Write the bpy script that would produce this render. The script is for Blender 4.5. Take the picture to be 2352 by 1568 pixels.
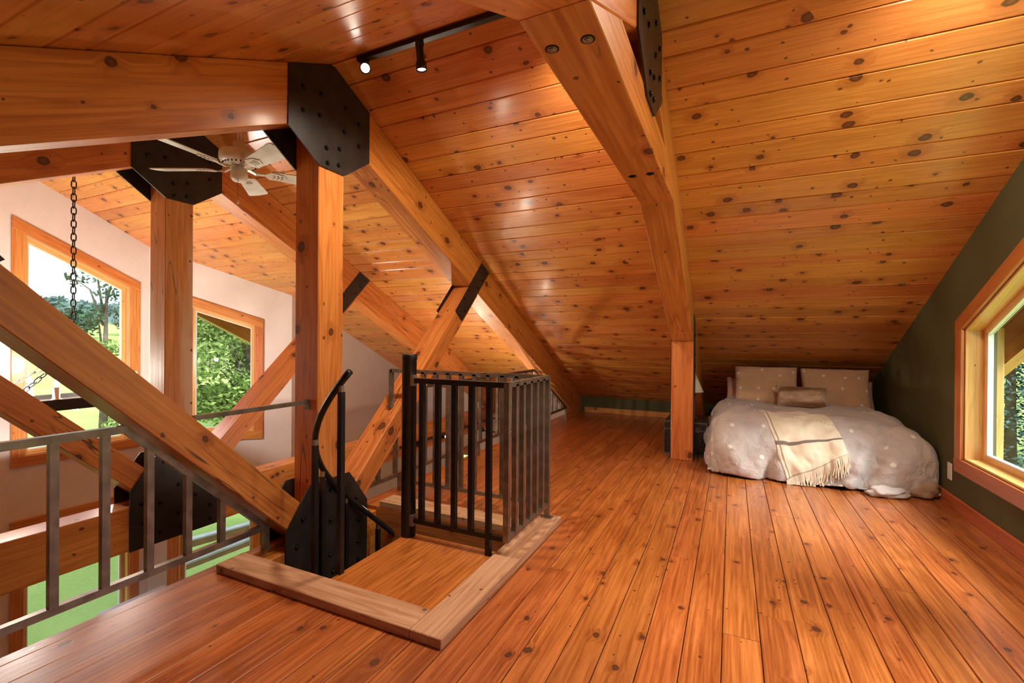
import bpy, bmesh, math, random
from mathutils import Vector, Matrix, noise
random.seed(7)
D = bpy.data
for o in list(D.objects): D.objects.remove(o, do_unlink=True)
SC = bpy.context.scene
COL = SC.collection

# ------------------------------------------------------------------ camera
yaw, pitch, roll, FPX, HC = -0.441682, -0.0026975, 0.0074051, 1067.15, 1.14
_f = Vector((math.sin(yaw)*math.cos(pitch), math.cos(yaw)*math.cos(pitch), math.sin(pitch)))
_r0 = Vector((math.cos(yaw), -math.sin(yaw), 0)); _u0 = _r0.cross(_f)
_r = _r0*math.cos(roll) + _u0*math.sin(roll); _u = -_r0*math.sin(roll) + _u0*math.cos(roll)
cam = D.cameras.new('camera'); cam.sensor_width = 36; cam.lens = FPX/2352*36; cam.clip_start = .02; cam.clip_end = 2000
co = D.objects.new('camera', cam); COL.objects.link(co)
co.matrix_world = Matrix((( _r.x,_u.x,-_f.x,0),(_r.y,_u.y,-_f.y,0),(_r.z,_u.z,-_f.z,HC),(0,0,0,1)))
SC.camera = co

# ------------------------------------------------------------------ view, sky, sun
SC.view_settings.view_transform = 'Standard'; SC.view_settings.look = 'None'
SC.view_settings.gamma = 1; SC.view_settings.use_curve_mapping = False
SC.view_settings.exposure = 0.08
SKY_STRENGTH = 2.6
W = D.worlds.new('sky'); SC.world = W; W.use_nodes = True
nt = W.node_tree; nt.nodes.clear()
def wn(t, **k):
    n = nt.nodes.new(t)
    for a, v in k.items(): setattr(n, a, v)
    return n
tc = wn('ShaderNodeTexCoord'); mp = wn('ShaderNodeMapping'); mp.inputs['Scale'].default_value = (1.0, 1.0, 3.2)
nz = wn('ShaderNodeTexNoise'); nz.inputs['Scale'].default_value = 2.6; nz.inputs['Detail'].default_value = 6; nz.inputs['Roughness'].default_value = .55
rp = wn('ShaderNodeValToRGB'); rp.color_ramp.elements[0].position = .36; rp.color_ramp.elements[1].position = .60
rp.color_ramp.elements[0].color = (.17, .31, .56, 1); rp.color_ramp.elements[1].color = (.86, .90, .96, 1)
bg = wn('ShaderNodeBackground'); bg.inputs['Strength'].default_value = SKY_STRENGTH; wo = wn('ShaderNodeOutputWorld')
L = nt.links.new
L(tc.outputs['Generated'], mp.inputs['Vector']); L(mp.outputs[0], nz.inputs['Vector']); L(nz.outputs['Fac'], rp.inputs['Fac'])
L(rp.outputs[0], bg.inputs['Color']); L(bg.outputs[0], wo.inputs['Surface'])
sun = D.lights.new('sun', 'SUN'); sun.energy = 10.0; sun.angle = math.radians(28); sun.color = (.97, .98, 1)
so = D.objects.new('sun', sun); COL.objects.link(so)
so.rotation_euler = Vector((-.66, .34, -.66)).to_track_quat('-Z', 'Y').to_euler()     # hazy sun behind thin cloud, on the green gable's side
so['kind'] = 'structure'

# ------------------------------------------------------------------ tags, matrices, mesh helpers
WM = {}
def tag(o, label=None, cat=None, group=None, kind=None):
    if label: o['label'] = label
    if cat: o['category'] = cat
    if group: o['group'] = group
    if kind: o['kind'] = kind
    return o
def link(o, M, parent=None):
    COL.objects.link(o); WM[o] = M.copy()
    if parent is not None:
        o.parent = parent; o.matrix_parent_inverse = WM[parent].inverted()
    o.matrix_basis = M
    return o
def thing(name, loc, label, cat, group=None, kind=None):
    o = D.objects.new(name, None); o.empty_display_size = .1
    link(o, Matrix.Translation(Vector(loc))); tag(o, label, cat, group, kind); return o
def structure(name, loc=(0,0,0)):
    o = D.objects.new(name, None); link(o, Matrix.Translation(Vector(loc))); o['kind'] = 'structure'; return o
def mesh(name, verts, faces, mat, smooth=False):
    me = D.meshes.new(name); me.from_pydata([tuple(v) for v in verts], [], faces); me.update()
    bm = bmesh.new(); bm.from_mesh(me); bmesh.ops.recalc_face_normals(bm, faces=bm.faces); bm.to_mesh(me); bm.free()
    if mat: me.materials.append(mat)
    if smooth:
        for p in me.polygons: p.use_smooth = True
    return me
def obj(name, me, parent=None, M=None):
    return link(D.objects.new(name, me), M if M is not None else Matrix.Identity(4), parent)
def bevel(o, w=.005, seg=1):
    m = o.modifiers.new('edge', 'BEVEL'); m.width = w; m.segments = seg; m.limit_method = 'ANGLE'; return o
def frame_matrix(o, X, Y, Z):
    return Matrix(((X.x,Y.x,Z.x,o.x),(X.y,Y.y,Z.y,o.y),(X.z,Y.z,Z.z,o.z),(0,0,0,1)))
def prism(name, pts, origin, e1, e2, e3, d0, d1, mat, parent=None, grain=(1,0), bev=0, smooth=False):
    """polygon pts (a,b) in the plane e1,e2 pushed along e3 from d0 to d1; local X lies along the grain"""
    e1, e2, e3, origin = Vector(e1), Vector(e2), Vector(e3), Vector(origin)
    g = Vector(grain).normalized(); X = (e1*g.x + e2*g.y).normalized(); Z = e3.normalized(); Y = Z.cross(X).normalized()
    ca = sum(p[0] for p in pts)/len(pts); cb = sum(p[1] for p in pts)/len(pts)
    O = origin + e1*ca + e2*cb + e3*((d0+d1)/2)
    M = frame_matrix(O, X, Y, Z); Mi = M.inverted()
    n = len(pts); vs = []
    for d in (d0, d1):
        for a, b in pts: vs.append(Mi @ (origin + e1*a + e2*b + e3*d))
    fs = [tuple(range(n)), tuple(range(n, 2*n))] + [(i, (i+1)%n, n+(i+1)%n, n+i) for i in range(n)]
    o = obj(name, mesh(name, vs, fs, mat, smooth), parent, M)
    if bev: bevel(o, bev)
    return o
_cache = {}
def box(name, lo, hi, mat, parent=None, grain='x', bev=0):
    lo, hi = Vector(lo), Vector(hi); c = (lo+hi)/2; s = (hi-lo)
    ax = {'x':(0,1,2),'y':(1,2,0),'z':(2,0,1)}[grain]
    E = [Vector((1,0,0)),Vector((0,1,0)),Vector((0,0,1))]
    M = frame_matrix(c, E[ax[0]], E[ax[1]], E[ax[2]])
    h = [s[ax[0]]/2, s[ax[1]]/2, s[ax[2]]/2]
    key = (tuple(round(v,4) for v in h), mat.name if mat else '', 'b')
    if key not in _cache:
        vs = [(x*h[0],y*h[1],z*h[2]) for x in (-1,1) for y in (-1,1) for z in (-1,1)]
        _cache[key] = mesh(name, vs, [(0,1,3,2),(4,6,7,5),(0,4,5,1),(2,3,7,6),(0,2,6,4),(1,5,7,3)], mat)
    o = obj(name, _cache[key], parent, M)
    if bev: bevel(o, bev)
    return o
def board(name, Ln, w, t, mat, parent, M, ch=.004):
    """board along local X, width Y, its face on +Z with eased long edges"""
    key = (round(Ln,4), round(w,4), round(t,4), mat.name, ch)
    if key not in _cache:
        a, h = w/2, t/2
        pr = [(-a,-h),(a,-h),(a,h-ch),(a-ch,h),(-a+ch,h),(-a,h-ch)]
        vs = [(x,y,z) for x in (-Ln/2,Ln/2) for y,z in pr]
        fs = [tuple(range(6)), tuple(range(6,12))] + [(i,(i+1)%6,6+(i+1)%6,6+i) for i in range(6)]
        _cache[key] = mesh(name, vs, fs, mat)
    return obj(name, _cache[key], parent, M)
def tube_mesh(name, path, r, mat, n=10, closed=False, square=False, caps=True):
    path = [Vector(p) for p in path]; vs = []; fs = []
    up = Vector((0,0,1)); N = len(path)
    R = r if isinstance(r, (list,tuple)) else [r]*N
    prev = None
    for i, p in enumerate(path):
        if closed: t = (path[(i+1)%N]-path[i-1])
        else: t = path[min(i+1,N-1)]-path[max(i-1,0)]
        t.normalize()
        if prev is None:
            ref = up if abs(t.z) < .9 else Vector((1,0,0))
            a = t.cross(ref).normalized()
        else:
            a = (prev - t*prev.dot(t)).normalized()
        prev = a; b = t.cross(a)
        for k in range(n):
            if square:
                ang = math.pi/4 + k*math.pi/2; q = 1.41421
            else: ang = 2*math.pi*k/n; q = 1
            vs.append(p + (a*math.cos(ang) + b*math.sin(ang))*R[i]*q)
    m = N if closed else N-1
    for i in range(m):
        for k in range(n):
            j = (i+1) % N
            fs.append((i*n+k, i*n+(k+1)%n, j*n+(k+1)%n, j*n+k))
    if not closed and caps: fs += [tuple(range(n)), tuple(range((N-1)*n, N*n))]
    return mesh(name, vs, fs, mat, smooth=not square)
def tube(name, path, r, mat, parent=None, n=10, closed=False, square=False):
    c = sum((Vector(p) for p in path), Vector())/len(path)
    return obj(name, tube_mesh(name, [Vector(p)-c for p in path], r, mat, 4 if square else n, closed, square), parent, Matrix.Translation(c))
def lathe(name, prof, mat, parent=None, loc=(0,0,0), n=24, M=None, smooth=True):
    vs = []; fs = []
    for r, z in prof:
        for k in range(n): vs.append((r*math.cos(2*math.pi*k/n), r*math.sin(2*math.pi*k/n), z))
    for i in range(len(prof)-1):
        for k in range(n): fs.append((i*n+k, i*n+(k+1)%n, (i+1)*n+(k+1)%n, (i+1)*n+k))
    fs += [tuple(range(n)), tuple(range((len(prof)-1)*n, len(prof)*n))]
    me = mesh(name, vs, fs, mat)
    if smooth:
        for p in me.polygons: p.use_smooth = len(p.vertices) == 4
    return obj(name, me, parent, M if M is not None else Matrix.Translation(Vector(loc)))

# ------------------------------------------------------------------ materials
class NT:
    def __init__(s, name):
        s.m = D.materials.new(name); s.m.use_nodes = True; s.t = s.m.node_tree; s.t.nodes.clear()
        s.out = s.n('ShaderNodeOutputMaterial')
    def n(s, t, ins=None, **k):
        nd = s.t.nodes.new(t)
        for a, v in k.items(): setattr(nd, a, v)
        for a, v in (ins or {}).items():
            if hasattr(v, 'is_linked') or isinstance(v, bpy.types.NodeSocket): s.t.links.new(v, nd.inputs[a])
            else: nd.inputs[a].default_value = v
        return nd
    def math(s, op, a, b=0, c=None, clamp=False):
        i = {0:a, 1:b}
        if c is not None: i[2] = c
        return s.n('ShaderNodeMath', i, operation=op, use_clamp=clamp).outputs[0]
    def ramp(s, v, lo, hi, a=0, b=1, smooth=True):
        return s.n('ShaderNodeMapRange', {'Value':v,'From Min':lo,'From Max':hi,'To Min':a,'To Max':b}, interpolation_type='SMOOTHSTEP' if smooth else 'LINEAR').outputs[0]
    def mix(s, f, a, b, mode='MIX'):
        nd = s.t.nodes.new('ShaderNodeMix'); nd.data_type = 'RGBA'; nd.blend_type = mode
        for i, v in ((0,f),(6,a),(7,b)):
            if isinstance(v, bpy.types.NodeSocket): s.t.links.new(v, nd.inputs[i])
            else: nd.inputs[i].default_value = v if i == 0 else (*v, 1) if len(v) == 3 else v
        return nd.outputs[2]
    def done(s, bsdf): s.t.links.new(bsdf, s.out.inputs['Surface']); return s.m
def simple(name, col, rough=.5, metal=0, bump=0, bscale=40, spec=.5, var=0, vscale=6, coat=0):
    t = NT(name); tcx = t.n('ShaderNodeTexCoord')
    c = (*col, 1)
    p = t.n('ShaderNodeBsdfPrincipled', {'Base Color':c,'Roughness':rough,'Metallic':metal,'Specular IOR Level':spec,'Coat Weight':coat})
    if var:
        nz = t.n('ShaderNodeTexNoise', {'Vector':tcx.outputs['Object'],'Scale':vscale,'Detail':5.})
        f = t.ramp(nz.outputs['Fac'], .35, .65)
        t.t.links.new(t.mix(f, tuple(v*(1-var) for v in col), tuple(min(1,v*(1+var)) for v in col)), p.inputs['Base Color'])
    if bump:
        nz = t.n('ShaderNodeTexNoise', {'Vector':tcx.outputs['Object'],'Scale':bscale,'Detail':4.})
        b = t.n('ShaderNodeBump', {'Height':nz.outputs['Fac'],'Strength':bump,'Distance':.01})
        t.t.links.new(b.outputs[0], p.inputs['Normal'])
    return t.done(p.outputs[0])
def wood(name, light, dark, knot=(.05,.02,.008), rough=.34, ks=3.3, kr=.02, gs=1.0, var=.2, coat=.25, keep=.35, ringamt=.5, wear=0, stain=None, check=0, spec=.45, cr=.16, hue=.009):
    t = NT(name); tcx = t.n('ShaderNodeTexCoord'); oi = t.n('ShaderNodeObjectInfo')
    rnd = oi.outputs['Random']
    off = t.n('ShaderNodeCombineXYZ', {0:t.math('MULTIPLY',rnd,91.7),1:t.math('MULTIPLY',rnd,53.1),2:t.math('MULTIPLY',rnd,23.9)}).outputs[0]
    P = t.n('ShaderNodeVectorMath', {0:tcx.outputs['Object'],1:off}, operation='ADD').outputs[0]
    def scl(v): return t.n('ShaderNodeVectorMath', {0:P,1:v}, operation='MULTIPLY').outputs[0]
    sx = t.n('ShaderNodeSeparateXYZ', {0:P})
    yz_ = t.math('ADD', sx.outputs[1], sx.outputs[2])
    wob = t.n('ShaderNodeTexNoise', {'Vector':P,'Scale':26.,'Detail':2.})
    Q = t.n('ShaderNodeCombineXYZ', {0:t.math('MULTIPLY',sx.outputs[0],.8),1:yz_,2:0.}).outputs[0]
    kp = t.n('ShaderNodeVectorMath', {0:Q,1:t.n('ShaderNodeVectorMath',{0:wob.outputs['Color'],1:(.016,.016,.0)},operation='MULTIPLY').outputs[0]}, operation='ADD').outputs[0]
    vo = t.n('ShaderNodeTexVoronoi', {'Vector':kp,'Scale':ks,'Randomness':1.}, feature='F1', voronoi_dimensions='2D')
    dist = t.math('DIVIDE', vo.outputs['Distance'], ks)
    sep = t.n('ShaderNodeSeparateColor', {0:vo.outputs['Color']})
    size = t.ramp(sep.outputs[0], keep, 1, 0.0, 1.0, False)
    size = t.math('MULTIPLY', t.math('POWER', size, .75), kr*1.15)
    rel = t.math('DIVIDE', dist, t.math('ADD', size, .0008))
    core = t.ramp(rel, .75, 1.05, 1, 0)
    halo = t.ramp(rel, .8, 3.4, 1, 0)
    bend = t.math('MULTIPLY', halo, t.math('MULTIPLY', size, .9))
    G = t.n('ShaderNodeCombineXYZ', {0:sx.outputs[0],1:t.math('ADD',sx.outputs[1],bend),2:t.math('ADD',sx.outputs[2],bend)}).outputs[0]
    def gscl(v): return t.n('ShaderNodeVectorMath', {0:G,1:v}, operation='MULTIPLY').outputs[0]
    fine = t.n('ShaderNodeTexNoise', {'Vector':gscl((2.2*gs,75*gs,75*gs)),'Scale':1.,'Detail':5.,'Roughness':.7}).outputs['Fac']
    broad = t.n('ShaderNodeTexNoise', {'Vector':gscl((.55*gs,7*gs,7*gs)),'Scale':1.,'Detail':2.}).outputs['Fac']
    ring = t.math('SINE', t.math('MULTIPLY', broad, 85*gs))
    ring = t.math('POWER', t.ramp(ring, -1, 1, 0, 1, False), 3)
    f = t.ramp(t.math('ADD', t.math('MULTIPLY',fine,.7), t.math('MULTIPLY',broad,.3)), .36, .64)
    col = t.mix(f, dark, light)
    col = t.mix(t.math('MULTIPLY', ring, ringamt*.55), col, t.mix(1., col, (.62,.45,.32), 'MULTIPLY'))
    if stain:
        sn = t.n('ShaderNodeTexNoise', {'Vector':scl((.5,3,3)),'Scale':1.3,'Detail':3.}).outputs['Fac']
        col = t.mix(t.ramp(sn, .44, .60, 0, .9), col, stain)
    if wear:
        wn2 = t.n('ShaderNodeTexNoise', {'Vector':scl((2.5,9,9)),'Scale':1.,'Detail':5.,'Roughness':.65}).outputs['Fac']
        col = t.mix(t.ramp(wn2, .5, .75, 0, wear), col, tuple(min(1,v*1.7+.03) for v in light))
    hv = t.n('ShaderNodeHueSaturation', {'Hue':t.ramp(t.math('FRACT',t.math('MULTIPLY',rnd,7.3)),0,1,.501-hue,.501+hue,False),'Saturation':1.,'Value':t.ramp(rnd,0,1,1-var,1+var,False),'Color':col}).outputs[0]
    hv = t.mix(t.math('MULTIPLY', halo, .42), hv, t.mix(1., hv, (.5,.28,.16), 'MULTIPLY'))
    hv = t.mix(t.math('MULTIPLY', core, .93), hv, knot)
    v2 = t.n('ShaderNodeTexVoronoi', {'Vector':kp,'Scale':ks*2.3,'Randomness':1.}, feature='F1', voronoi_dimensions='2D')
    s2_ = t.math('MULTIPLY', t.ramp(t.n('ShaderNodeSeparateColor', {0:v2.outputs['Color']}).outputs[1], .62, 1, 0, 1, False), kr*.42)
    pin = t.ramp(t.math('DIVIDE', t.math('DIVIDE', v2.outputs['Distance'], ks*2.3), t.math('ADD', s2_, .0005)), .6, 1.2, 1, 0)
    hv = t.mix(t.math('MULTIPLY', pin, .85), hv, tuple(v*.8 for v in knot))
    ridge = t.ramp(rel, .25, .55, 1, 0)
    hv = t.mix(t.math('MULTIPLY', t.math('MULTIPLY', core, ridge), .4), hv, tuple(v*.5 for v in dark))
    if check:
        cn = t.n('ShaderNodeTexNoise', {'Vector':gscl((.45,5.,5.)),'Scale':1.,'Detail':3.,'Roughness':.5}).outputs['Fac']
        on = t.n('ShaderNodeTexNoise', {'Vector':scl((.9,3.,3.)),'Scale':1.,'Detail':1.}).outputs['Fac']
        ck = t.math('MULTIPLY', t.ramp(t.math('ABSOLUTE', t.math('SUBTRACT', cn, .5)), .0, .0075, 1, 0), t.ramp(on, .54, .62))
        hv = t.mix(t.math('MULTIPLY', ck, check), hv, (.05,.016,.006))
    p = t.n('ShaderNodeBsdfPrincipled', {'Base Color':hv,'Roughness':t.ramp(fine,.3,.7,rough*.85,rough*1.2,False),'Specular IOR Level':spec,'Coat Weight':coat,'Coat Roughness':cr})
    b = t.n('ShaderNodeBump', {'Height':t.math('SUBTRACT', fine, t.math('MULTIPLY', core, .5)),'Strength':.09,'Distance':.006})
    t.t.links.new(b.outputs[0], p.inputs['Normal'])
    return t.done(p.outputs[0])
def glass(name, tint=(.96,1,.98)):
    t = NT(name)
    a = t.n('ShaderNodeBsdfTransparent', {'Color':(*tint,1)}); g = t.n('ShaderNodeBsdfGlossy', {'Roughness':.01})
    mx = t.n('ShaderNodeMixShader', {0:.03,1:a.outputs[0],2:g.outputs[0]})
    return t.done(mx.outputs[0])
def emit(name, col, s):
    t = NT(name); e = t.n('ShaderNodeEmission', {'Color':(*col,1),'Strength':s}); return t.done(e.outputs[0])
def dotted(name, col, dot=(.82,.76,.68), grid=.215, r=.015):
    """cotton with scattered printed dots, laid out in the cloth's own flat coordinates (UV, metres)"""
    t = NT(name); uv = t.n('ShaderNodeUVMap', uv_map='cloth')
    vo = t.n('ShaderNodeTexVoronoi', {'Vector':uv.outputs[0],'Scale':1/grid,'Randomness':.45}, voronoi_dimensions='2D')
    f = t.ramp(vo.outputs['Distance'], r/grid*.85, r/grid*1.1, 1, 0)
    tx = t.n('ShaderNodeTexCoord')
    nz = t.n('ShaderNodeTexNoise', {'Vector':tx.outputs['Object'],'Scale':3.,'Detail':4.})
    c = t.mix(t.ramp(nz.outputs['Fac'],.3,.7), tuple(v*.92 for v in col), tuple(v*1.06 for v in col))
    c = t.mix(t.math('MULTIPLY', f, .9), c, dot)
    wr = t.n('ShaderNodeTexNoise', {'Vector':tx.outputs['Object'],'Scale':9.,'Detail':6.,'Roughness':.6,'Distortion':1.2})
    wv = t.n('ShaderNodeTexNoise', {'Vector':tx.outputs['Object'],'Scale':260.,'Detail':1.})
    h = t.math('ADD', wr.outputs['Fac'], t.math('MULTIPLY', wv.outputs['Fac'], .06))
    b = t.n('ShaderNodeBump', {'Height':h,'Strength':.8,'Distance':.03})
    p = t.n('ShaderNodeBsdfPrincipled', {'Base Color':c,'Roughness':.85,'Specular IOR Level':.2,'Sheen Weight':.25,'Normal':b.outputs[0]})
    return t.done(p.outputs[0])

M = {}
M['ceil'] = wood('pine_ceiling', (.74,.315,.080), (.56,.195,.038), knot=(.085,.024,.010), rough=.33, ks=5.2, kr=.023, var=.11, coat=.30, keep=.30, ringamt=.35)
M['floor'] = wood('pine_floor', (.51,.155,.035), (.27,.060,.010), knot=(.07,.022,.010), rough=.34, ks=5.5, kr=.014, var=.12, coat=.55, keep=.45, ringamt=.75, wear=.30, spec=.6, cr=.24, hue=.004)
M['beam'] = wood('pine_timber', (.67,.255,.058), (.49,.150,.028), knot=(.085,.024,.010), rough=.42, ks=3.2, kr=.026, gs=.8, var=.08, coat=.15, keep=.3, ringamt=.75, check=.9)
M['beam_worn'] = wood('pine_timber_bleached', (.64,.28,.095), (.48,.17,.05), knot=(.08,.028,.014), rough=.5, ks=3.0, kr=.024, gs=.8, var=.05, coat=.1, keep=.2, stain=(.60,.42,.30), check=.8)
M['trim'] = wood('pine_trim', (.70,.285,.080), (.50,.165,.038), rough=.36, ks=3.4, kr=.014, var=.08, coat=.2, keep=.5)
M['trim_red'] = wood('pine_trim_reddish', (.52,.150,.042), (.38,.090,.024), rough=.36, ks=3.0, kr=.014, var=.08, coat=.2, keep=.6)
M['trim_pale'] = wood('pine_trim_pale', (.76,.44,.17), (.64,.33,.11), rough=.36, ks=2.6, kr=.012, var=.04, coat=.2, keep=.6)
M['curb'] = wood('raw_pine_curb', (.60,.36,.20), (.46,.25,.125), knot=(.10,.05,.025), rough=.6, ks=4.5, kr=.016, var=.06, coat=0, keep=.4, ringamt=.8)
M['oak'] = wood('oak_tread', (.54,.170,.036), (.32,.080,.014), rough=.34, ks=1.2, kr=.002, var=.05, coat=.25, keep=.9, gs=1.1, ringamt=1.3)
M['lining'] = wood('fir_lining', (.58,.23,.065), (.42,.14,.034), rough=.45, ks=3.4, kr=.012, var=.08, coat=.1)
M['green'] = simple('olive_green_paint', (.080,.074,.022), .75, bump=.25, bscale=120, var=.06, vscale=3)
M['white'] = simple('warm_white_plaster', (.74,.66,.63), .85, bump=.35, bscale=70, var=.02)
M['steel_black'] = simple('black_painted_steel', (.014,.013,.013), .38, metal=.3, bump=.04, bscale=30, var=.3, vscale=20)
M['plate'] = simple('black_gusset_steel', (.026,.021,.020), .42, metal=.25, bump=.05, bscale=14, var=.25, vscale=9)
M['bolt'] = simple('black_bolt_steel', (.02,.018,.017), .3, metal=.7)
M['bolt_zinc'] = simple('zinc_washer', (.35,.30,.24), .35, metal=.8)
M['steel_raw'] = simple('clear_coated_raw_steel', (.24,.20,.16), .34, metal=.75, var=.22, vscale=14, bump=.03)
M['weld'] = simple('weld_metal', (.32,.27,.22), .45, metal=.7)
M['enamel'] = simple('white_enamel', (.74,.68,.60), .35)
M['enamel_cool'] = simple('white_fan_blade', (.70,.70,.64), .45, var=.08, vscale=10)
M['plastic'] = simple('white_outlet_plastic', (.75,.72,.68), .4)
M['blackplastic'] = simple('black_track_metal', (.012,.011,.011), .35)
M['glass'] = glass('window_glass')
M['vinyl'] = simple('white_vinyl_glazing_bead', (.78,.80,.78), .45)
M['duvet'] = dotted('grey_beige_dotted_cotton', (.53,.445,.405))
M['sham'] = dotted('tan_dotted_cotton', (.60,.375,.225), grid=.17, r=.014)
M['pink'] = simple('dusty_pink_cotton', (.50,.26,.19), .85, bump=.3, bscale=12)
M['sheet'] = simple('tan_fitted_sheet', (.36,.235,.15), .85, bump=.3, bscale=9)
M['mattress'] = simple('mattress_ticking', (.55,.48,.42), .9)
M['fringe'] = simple('cream_wool_fringe', (.68,.56,.42), .9)
M['furbrown'] = simple('brown_fur_rug', (.22,.12,.06), .95, bump=.8, bscale=60, var=.4, vscale=25)
M['trunk'] = simple('black_scuffed_trunk', (.020,.016,.013), .5, bump=.15, bscale=30, var=.5, vscale=40)
M['trunk_edge'] = simple('worn_trunk_edging', (.10,.075,.055), .5, var=.5, vscale=60)
M['shade'] = simple('cream_lampshade', (.72,.62,.48), .8)
M['brass'] = simple('dark_brass', (.25,.16,.07), .35, metal=.9)
M['iron'] = simple('dark_forged_iron', (.03,.024,.022), .5, metal=.6)
M['candle'] = simple('cream_candle_sleeve', (.80,.74,.66), .6)
M['bulb'] = emit('bulb_glow', (1,.88,.70), 6)
M['spot'] = emit('spot_lens_glow', (1,.90,.76), 8)
M['grey_fabric'] = simple('pale_striped_upholstery', (.66,.66,.74), .85, var=.08, vscale=3)
M['stone'] = simple('grey_flagstone', (.36,.36,.38), .9, bump=.5, bscale=6, var=.25, vscale=4)
M['bark'] = simple('bark', (.10,.075,.055), .95, bump=.8, bscale=12, var=.3)
M['deckwood'] = simple('weathered_cedar', (.32,.18,.09), .7, var=.15)
M['deckwhite'] = simple('grey_white_deck_board', (.5,.5,.5), .7, var=.1)
def leafmat(name, a, b):
    t = NT(name); tx = t.n('ShaderNodeTexCoord')
    nz = t.n('ShaderNodeTexNoise', {'Vector':tx.outputs['Object'],'Scale':5.,'Detail':3.})
    c = t.mix(t.ramp(nz.outputs['Fac'], .35, .65), a, b)
    d = t.n('ShaderNodeBsdfDiffuse', {'Color':c}); tr = t.n('ShaderNodeBsdfTranslucent', {'Color':c})
    return t.done(t.n('ShaderNodeMixShader', {0:.4,1:d.outputs[0],2:tr.outputs[0]}).outputs[0])
M['leaf'] = leafmat('fresh_green_leaves', (.12,.18,.05), (.34,.43,.145))
M['leaf_dark'] = leafmat('dark_green_leaves', (.05,.08,.05), (.12,.17,.10))
M['needle'] = leafmat('blue_green_needles', (.045,.085,.075), (.13,.20,.18))
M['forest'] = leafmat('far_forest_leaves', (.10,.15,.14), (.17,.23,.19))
def grassmat():
    t = NT('mown_lawn'); tx = t.n('ShaderNodeTexCoord')
    a = t.n('ShaderNodeTexNoise', {'Vector':tx.outputs['Object'],'Scale':.35,'Detail':6.,'Roughness':.65})
    b = t.n('ShaderNodeTexNoise', {'Vector':tx.outputs['Object'],'Scale':18.,'Detail':4.})
    c = t.mix(t.ramp(a.outputs['Fac'],.35,.65), (.27,.36,.090), (.34,.43,.125))
    c = t.mix(t.ramp(b.outputs['Fac'],.45,.75,0,.6), c, (.38,.46,.15))
    p = t.n('ShaderNodeBsdfPrincipled', {'Base Color':c,'Roughness':.9,'Specular IOR Level':.1})
    return t.done(p.outputs[0])
M['grass'] = grassmat()
def throwmat():
    t = NT('cream_throw_with_brown_stripes'); uv = t.n('ShaderNodeUVMap', uv_map='cloth')
    sp = t.n('ShaderNodeSeparateXYZ', {0:uv.outputs[0]}); u, v = sp.outputs[0], sp.outputs[1]
    band = lambda s, c, w: t.ramp(t.math('ABSOLUTE', t.math('SUBTRACT', s, c)), w*.7, w, 1, 0)
    f1 = band(v, .20, .011); f2 = band(u, .035, .009)
    dash = t.math('GREATER_THAN', t.math('SINE', t.math('MULTIPLY', u, 190.)), .1)
    f3 = t.math('MULTIPLY', band(v, .40, .009), t.math('MULTIPLY', dash, .45))
    f = t.math('MAXIMUM', t.math('MAXIMUM', f1, t.math('MULTIPLY', f2, .75)), f3)
    tx = t.n('ShaderNodeTexCoord'); nz = t.n('ShaderNodeTexNoise', {'Vector':tx.outputs['Object'],'Scale':7.,'Detail':3.})
    c = t.mix(t.ramp(nz.outputs['Fac'],.35,.65), (.72,.58,.41), (.82,.70,.53))
    c = t.mix(f, c, (.20,.145,.12))
    wv = t.n('ShaderNodeTexNoise', {'Vector':tx.outputs['Object'],'Scale':150.,'Detail':2.})
    b = t.n('ShaderNodeBump', {'Height':t.math('ADD',t.math('MULTIPLY',wv.outputs['Fac'],.1),nz.outputs['Fac']),'Strength':.4,'Distance':.02})
    return t.done(t.n('ShaderNodeBsdfPrincipled', {'Base Color':c,'Roughness':.9,'Specular IOR Level':.1,'Sheen Weight':.4,'Normal':b.outputs[0]}).outputs[0])
M['throw'] = throwmat()
def furmat():
    t = NT('tan_brown_faux_fur'); tx = t.n('ShaderNodeTexCoord')
    mp = t.n('ShaderNodeVectorMath', {0:tx.outputs['Object'],1:(5,60,14)}, operation='MULTIPLY').outputs[0]
    a = t.n('ShaderNodeTexNoise', {'Vector':mp,'Scale':1.,'Detail':5.,'Roughness':.7})
    mp2 = t.n('ShaderNodeVectorMath', {0:tx.outputs['Object'],1:(1.6,9,9)}, operation='MULTIPLY').outputs[0]
    bnd = t.n('ShaderNodeTexNoise', {'Vector':mp2,'Scale':1.,'Detail':2.})
    c = t.mix(t.ramp(bnd.outputs['Fac'],.38,.62), (.17,.075,.028), (.60,.43,.31))
    c = t.mix(t.ramp(a.outputs['Fac'],.4,.7,0,.6), c, (.30,.16,.07))
    b = t.n('ShaderNodeBump', {'Height':a.outputs['Fac'],'Strength':.8,'Distance':.01})
    return t.done(t.n('ShaderNodeBsdfPrincipled', {'Base Color':c,'Roughness':.95,'Specular IOR Level':.1,'Sheen Weight':.5,'Normal':b.outputs[0]}).outputs[0])
M['fur'] = furmat()

# ------------------------------------------------------------------ measures (metres)
YC, ZR, SL = 2.065, 2.79, .4904            # ridge line and pitch of the ceiling
DEP, TW = .335, .19                        # rafter depth (plumb), timber width
X1, X2, X3 = -2.185, -3.715, -.328         # near faces of the three trusses
XR, XE, XW, XB = 1.40, -2.34, -5.22, -6.37 # green gable, loft edge, left gable, its bay
YF, YB, ZG = 7.25, -3.12, -2.62            # far / near knee walls, ground floor
def rz(y): return ZR - SL*abs(y-YC)
EX, EY, EZ = Vector((1,0,0)), Vector((0,1,0)), Vector((0,0,1))
def yz(name, pts, x0, x1, mat, parent, grain, bev=0): # polygon in (y,z), pushed along x
    return prism(name, pts, (0,0,0), EY, EZ, EX, x0, x1, mat, parent, grain, bev)

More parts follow.
